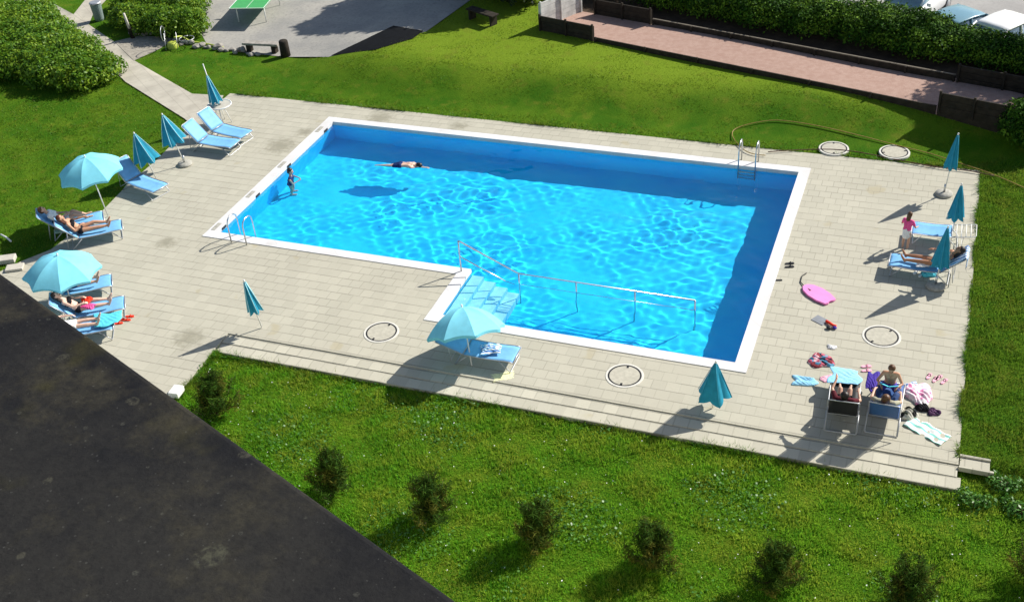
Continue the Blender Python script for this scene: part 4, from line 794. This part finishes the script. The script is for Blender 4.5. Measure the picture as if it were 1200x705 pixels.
bq3 = at(195, 38); shrub('dark green shrub between the waste bin and the paved terrace', lob([(155, 28, .9, .8), (180, 34, 1.0, .9), (205, 38, 1.0, 1.0), (225, 40, .8, 1.0), (222, 18, .9, 1.0), (195, 12, 1.2, 1.0), (165, 8, 1.1, .9), (228, -5, 1.0, 1.0)], bq3), bq3, 32000, .12, m_bush)
bq4 = at(1196, 162); shrub('dark shrub at the right end of the red court', [((0, 0, .5), (.7, .7, .75)), ((.6, .3, .5), (.8, .8, .7)), ((.3, -.4, .4), (.6, .6, .5))], bq4, 8000, .12, m_hedge)
def pine(label, uv, h, w, seed):
    q = at(*uv); z = float(H(q.x, q.y)); T = thing('pine_shrub', label, 'shrub', (q.x, q.y, z - .03), seed, 'small pine shrubs in the lower lawn'); r_ = np.random.default_rng(seed); tr = MB(); P = []; N = []
    tr.tube([V(0, 0, 0), V(.02, .01, h * .4), V(0, .02, h * .85)], [.03, .022, .008], 6)
    nb = 40
    for i in range(nb):
        f = (i + .5) / nb; a = i * 2.4 + r_.random(); z0 = h * (.05 + .78 * f); ln = w * (1 - .55 * f) * r_.uniform(.55, 1.45); up = .35 + .9 * f; d = V(math.cos(a), math.sin(a), up).normalized(); p0 = V(0, 0, z0); p1 = p0 + d * ln * .6 + V(0, 0, .02); p2 = p1 + (d + V(0, 0, .7)).normalized() * ln * .5
        tr.tube([p0, p1, p2], [.010, .007, .004], 5)
        m = 130; tt = r_.random(m) ** .7; pts = np.where(tt[:, None] < .55, np.array(p0) + (np.array(p1) - np.array(p0)) * (tt / .55)[:, None], np.array(p1) + (np.array(p2) - np.array(p1)) * ((tt - .55) / .45)[:, None]); P.append(pts + r_.normal(size=(m, 3)) * .05); N.append(r_.normal(size=(m, 3)) + np.array(d) * .2)
    P = np.concatenate(P); N = np.concatenate(N); N /= np.linalg.norm(N, axis=1)[:, None]; leaves('foliage', P, N, .15, m_pine, T, .11); tr.build('trunk', m_bark, T, True); return T
for i, (uv, h, w, l) in enumerate([((255, 486), .80, .42, 'yellowing pine shrub at the lower lawn corner beside the paving'), ((391, 577), .80, .36, 'pine shrub nearest the roof edge in the row of small pines'), ((507, 609), .85, .38, 'third pine shrub of the row counted from the paving corner'), ((629, 638), .88, .36, 'pine shrub below the lounger by the steps in the middle of the row'),
        ((765, 664), .85, .38, 'pine shrub below the flared closed umbrella'), ((908, 690), .95, .40, 'tallest pine shrub below the lounger with shaded black back'), ((1062, 712), .85, .42, 'pine shrub at the lower right cut by the frame'), ((1215, 690), .8, .45, 'dark pine shrub at the right lower margin')]): pine(l, uv, h * 1.28, w * 1.5, i + 1)
for i in range(3):
    q = at((1140, 1175, 1195)[i], (590, 570, 600)[i]); shrub(('leafy weed clump behind the kerb stones', 'broad leaved weeds at the right lawn margin', 'tall weeds near the right margin below the kerb')[i], [((0, 0, .05), (.30, .26, .14)), ((.25, .1, .04), (.24, .2, .12)), ((-.2, .2, .04), (.2, .2, .1))], q, 420, .075, m_clover, 'weed_plant', .15, 'weed clumps at the kerb')
def tree(label, x, y, h, r, n, z0, mat, size=.22, holes=.5, cat='tree', name='tree'):
    z = float(H(x, y)); T = thing(name, label, cat, (x, y, z), random.random() * 6); lobes = []
    for i in range(16):
        f = i / 15; a = i * 2.4; zz = z0 + (h - z0) * (.12 + .76 * f); rr = r * (math.sin(math.pi * (.2 + .75 * f))) * .62; lobes.append(((rr * math.cos(a), rr * math.sin(a), zz), (r * .45, r * .45, (h - z0) * .16)))
    cloud('crown', lobes, n, size, mat, T, inner=holes); b = MB(); b.tube([V(0, 0, -.1), V(.05, 0, h * .4), V(0, .06, h * .85)], [r * .10, r * .07, r * .02], 9)
    for i in range(7): a = i * 2.4; zz = h * (.3 + .07 * i); b.tube([V(0, 0, zz), V(r * .35 * math.cos(a), r * .35 * math.sin(a), zz + r * .2), V(r * .7 * math.cos(a), r * .7 * math.sin(a), zz + r * .3)], [r * .03, r * .02, .01], 6)
    b.build('trunk', m_bark, T, True); return T
tree('dark spreading tree over the terrace, its lowest boughs at the upper edge', 1.6, 22.6, 6.6, 2.5, 30000, .8, m_dtree)
tree('dark tree shading the bench beside the pale board screen', 3.4, 20.8, 5.6, 2.2, 36000, .1, m_dtree)
tree('dense dark tree behind the bench at the upper edge', .9, 19.9, 4.2, 1.8, 24000, .1, m_dtree)
shrub('black green conifer thicket behind the shaded bench', [((x_, y_, 1.3), (.85, .85, 1.9)) for x_, y_ in ((-1.6, 1.3), (-.8, .6), (0, .1), (.7, -.2), (.6, .6), (.3, 1.1), (-.6, 1.6), (.5, 1.5))], Vector((2.7, 18.0, HB)), 60000, .16, m_dtree, inner=.2)
tree('leafy tree beside the parking lot with a twig reaching into view', 24.6, 17.5, 7.4, 1.8, 2400, 4.2, m_hedge, .25)

# ------------------------------------------------------------------ far garden things
ROCKS = [(155 + i * 4.2 + random.uniform(-1, 1), 38 + random.uniform(-3, 4)) for i in range(10)] + [(206 + i * 5.0 + random.uniform(-1.5, 1.5), 50 + i * .75 + random.uniform(-2.5, 2.5)) for i in range(20)]
for i, uv in enumerate(ROCKS):
    b = MB(); r_ = random.uniform(.09, .19); b.ball((0, 0, r_ * .45), r_, 2, (random.uniform(.8, 1.3), random.uniform(.7, 1.1), random.uniform(.55, .8)))
    for v in b.bm.verts: v.co *= 1 + .14 * math.sin(v.co.x * 23 + i) * math.sin(v.co.y * 19 + i * 2) + .1 * math.sin(v.co.z * 27 + i * 3)
    o = b.build('rock', m_rock, None, False); o.location = at(*uv); o.rotation_euler[2] = i * 1.3; tag(o, 'pale boulder in the loose row of rocks edging the paved terrace', 'rock', 'row of rocks along the terrace')
T = thing('table_tennis_table', 'green table tennis table with white lines on the terrace', 'table', at(262, 9), R(12))
tt = at(264, 11, .76); T.location = (tt.x + .1, tt.y + .1, 0); m_tt = M('green_table_top', (.06, .34, .10), .5, .4, .05)
MB().box((.76, 1.37, .75), (1.525, 2.74, .03), bevel=.004).build('tabletop', m_tt, T)
b = MB()
for c, d in (((.76, .0125, .7665), (1.525, .03, .003)), ((.76, 2.7275, .7665), (1.525, .03, .003)), ((.0125, 1.37, .7675), (.03, 2.74, .003)), ((1.5125, 1.37, .7675), (.03, 2.74, .003)), ((.76, 1.37, .7670), (.012, 2.74, .003))): b.box(c, d)
b.build('white_lines', m_white, T); MB().box((.76, 1.37, .85), (1.8, .012, .15)).build('net', m_wcl, T)
for x_ in (.15, 1.37):
    for y_ in (.4, 2.3): MB().tube([V(x_, y_, 0), V(x_, y_, .74)], .025, 8).build('leg', m_white, T, True)
q = at(117, 24); T = thing('waste_bin', 'grey slatted waste bin beside the forked path', 'bin', q, .5); MB().lathe([(.17, 0), (.20, .08), (.24, .78), (.20, .78), (.18, .1)], 20).build('barrel', M('bin_mesh', (.20, .26, .25), .6, .3, .2, 20), T); MB().lathe([(.25, .76), (.26, .80), (.23, .83)], 20).build('rim', m_alu, T)
q = at(156, 45); T = thing('leaning_post', 'leaning grey wooden post with pale top beside the rocks', 'post', q); MB().tube([V(0, 0, 0), V(-.12, .05, .55)], .09, 10).build('stump', m_wood, T, True); b = MB(); tpv = best_tip(q, (145, 16)) - q; b.tube([V(-.08, .03, .3), tpv], [.06, .05], 9); b.build('pole', M('bleached_wood', (.55, .52, .45), .8), T, True)
q = at(203, 56); T = thing('hose_trolley', 'tubular hose trolley with yellow green hose beside the rocks', 'hose trolley', q, .4)
for s in (-1, 1):
    b = MB(); b.tube([V(s * .28, .30 * math.cos(a), .62 + .30 * math.sin(a)) for a in np.linspace(0, 6.2832, 20)], .016, 6); b.build('reel_ring', m_alu, T, True); b = MB(); b.tube([V(s * .24, .2, 0), V(s * .24, 0, .62), V(s * .24, -.25, 0)], .016, 6); b.build('leg', m_alu, T, True)
m_yg = M('yellow_green_hose', (.45, .52, .08), .5); MB().lathe([(.20, -.22), (.22, -.1), (.22, .1), (.20, .22)], 16).build('coil', m_yg, T, True); T.children[-1].rotation_euler = (0, R(90), 0); T.children[-1].location = (0, 0, .62)
o = MB().tube(smooth([at(204, 44, .45), at(213, 43, .35), at(222, 48, .12), at(232, 50, .06), at(245, 52, .06), at(262, 56, .06)]), .035, 6).build('garden_hose', m_yg, None, True); tag(o, 'yellow green hose running from the trolley along the rocks', 'hose', 'garden hoses')
q = at(308, 61); T = thing('log_bench', 'low weathered log bench at the terrace edge beside a dark stump', 'bench', q, math.atan2(*(at(326, 61) - at(290, 59)).yx)); MB().box((0, 0, .36), (1.55, .34, .09), bevel=.02).build('seat', m_greyboard, T)
for s in (-.55, .55): MB().box((s, 0, .16), (.18, .28, .32), bevel=.02).build('leg', m_wood, T)
q = at(335, 66); o = MB().lathe([(.20, 0), (.19, .3), (.18, .62), (.15, .66), (0, .66)], 14).build('tree_stump', m_wood, None, True); o.location = q; tag(o, 'dark upright tree stump at the edge of the terrace', 'stump')
q = at(566, 26); T = thing('garden_bench', 'wooden bench in deep shade beside the pale board screen', 'bench', q, R(-25)); MB().box((0, 0, .42), (1.5, .38, .06), bevel=.01).build('seat', m_wood, T)
for s in (-.6, .6): MB().box((s, 0, .2), (.08, .34, .4), bevel=.01).build('leg', m_wood, T)
q = at(8, 281); o = MB().tube([V(-.35, 0, .06), V(0, .02, .07), V(.30, 0, .06)], .03, 6).build('white_stick', m_white, None, True); o.location = q; o.rotation_euler[2] = -.4; tag(o, 'short white stick lying on the left lawn', 'stick')

# ------------------------------------------------------------------ parked cars
def car(label, x, y, rz, paint, big=1.):
    T = thing('parked_car', label, 'car', (x, y, float(H(x, y)) + .02), rz, 'cars parked behind the hedge'); S = []
    prof = [(-2.0, .35, .62, .74), (-1.95, .30, .80, .80), (-1.2, .28, .90, .84), (-.55, .28, .95, .85), (.6, .28, .96, .85), (1.4, .28, .95, .84), (1.9, .30, .88, .80), (2.0, .35, .68, .74)]
    def ring(x, z0, z1, w): return [(x, -w * .93, z0), (x, -w, z0 + .12), (x, -w, (z0 + z1) / 2), (x, -w * .97, z1 - .06), (x, -w * .86, z1), (x, w * .86, z1), (x, w * .97, z1 - .06), (x, w, (z0 + z1) / 2), (x, w, z0 + .12), (x, w * .93, z0)]
    def loft(rings, name, mat):
        b = MB(); vs = [[b.bm.verts.new((p[0] * big, p[1], p[2] * (1 + (big - 1) * .6))) for p in r] for r in rings]; n = len(vs[0])
        for A, B in zip(vs, vs[1:]):
            for k in range(n): b.bm.faces.new((A[k], A[(k + 1) % n], B[(k + 1) % n], B[k]))
        b.bm.faces.new(vs[0][::-1]); b.bm.faces.new(vs[-1]); return b.build(name, mat, T, True)
    loft([ring(*p) for p in prof], 'body', paint)
    m_gl = M('car_glass', (.26, .36, .42), .12, .8, .05, metal=.45)
    loft([[(x, -w, .94), (x, -w * .98, .96), (x, -w * .9, z), (x, w * .9, z), (x, w * .98, .96), (x, w, .94)] for x, w, z in ((-1.25, .74, .955), (-.50, .72, 1.38), (.9, .72, 1.40), (1.75, .72, .955))], 'windows', m_gl)
    loft([[(x, -w, z - .03), (x, -w * .93, z), (x, -w * .5, z + .03), (x, w * .5, z + .03), (x, w * .93, z), (x, w, z - .03)] for x, w, z in ((-.58, .66, 1.37), (-.35, .68, 1.43), (.4, .69, 1.46), (.95, .68, 1.42), (1.08, .66, 1.36))], 'roof', paint)
    for s in (-1, 1):
        for xa, za, xb, zb in ((-1.22, .96, -.50, 1.39), (.25, .96, .22, 1.40), (1.70, .96, .98, 1.39)): MB().tube([V(xa * big, s * .735, za * (1 + (big - 1) * .6)), V(xb * big, s * .665, zb * (1 + (big - 1) * .6))], .035, 6).build('pillar', paint, T, True)
        MB().box((-.85 * big, s * .93, 1.0), (.12, .18, .13), bevel=.03).build('mirror', paint, T)
        MB().box((-1.98 * big, s * .58, .70), (.06, .3, .14), bevel=.02).build('headlight', m_white, T); MB().box((1.98 * big, s * .62, .76), (.05, .2, .18), bevel=.02).build('tail_light', m_red, T)
        for x_ in (-1.28, 1.28):
            w = MB(); w.lathe([(.0, -.10), (.24, -.10), (.31, -.08), (.32, 0), (.31, .08), (.24, .10), (0, .10)], 22); wo = w.build('wheel', m_dark, T, True); wo.location = (x_ * big, s * .76, .32); wo.rotation_euler = (R(90), 0, 0); h_ = MB().lathe([(0, -.112), (.19, -.108), (.20, -.09), (.20, .09), (.19, .108), (0, .112)], 16).build('rim', m_alu, wo, True)
    return T
m_cw = M('white_car_paint', (.80, .80, .80), .25, .5, .02); m_cb = M('light_blue_car_paint', (.16, .30, .38), .25, .5, .03)
pr = math.atan2(cu.y, cu.x)
for s_, d_c, hd, mt, bg, lb in ((13.0, 6.0, 66, m_cb, 1., 'pale blue parked car behind the hedge'), (14.75, 6.0, 70, m_cw, 1.08, 'white parked car nearest the right corner'), (10.7, 8.7, 84, m_cw, 1., 'white parked car at the upper edge, only its end in view')):
    q = A0 + cu * s_ + cv_ * (WDT + d_c); car(lb, q.x, q.y, pr + R(hd), mt, bg)
patch_poly = P2((388, 66), (461, 31), (496, 37), (484, 46), (440, 59))
o = drape('black_patch', patch_poly, .03, M('patch_black', (.004, .0045, .006), .8, .1, .3), .4); tag(o, 'flat black patch on the ground where terrace and lawn meet', 'ground sheet')  # flat black patch draped over the terrace and lawn edge
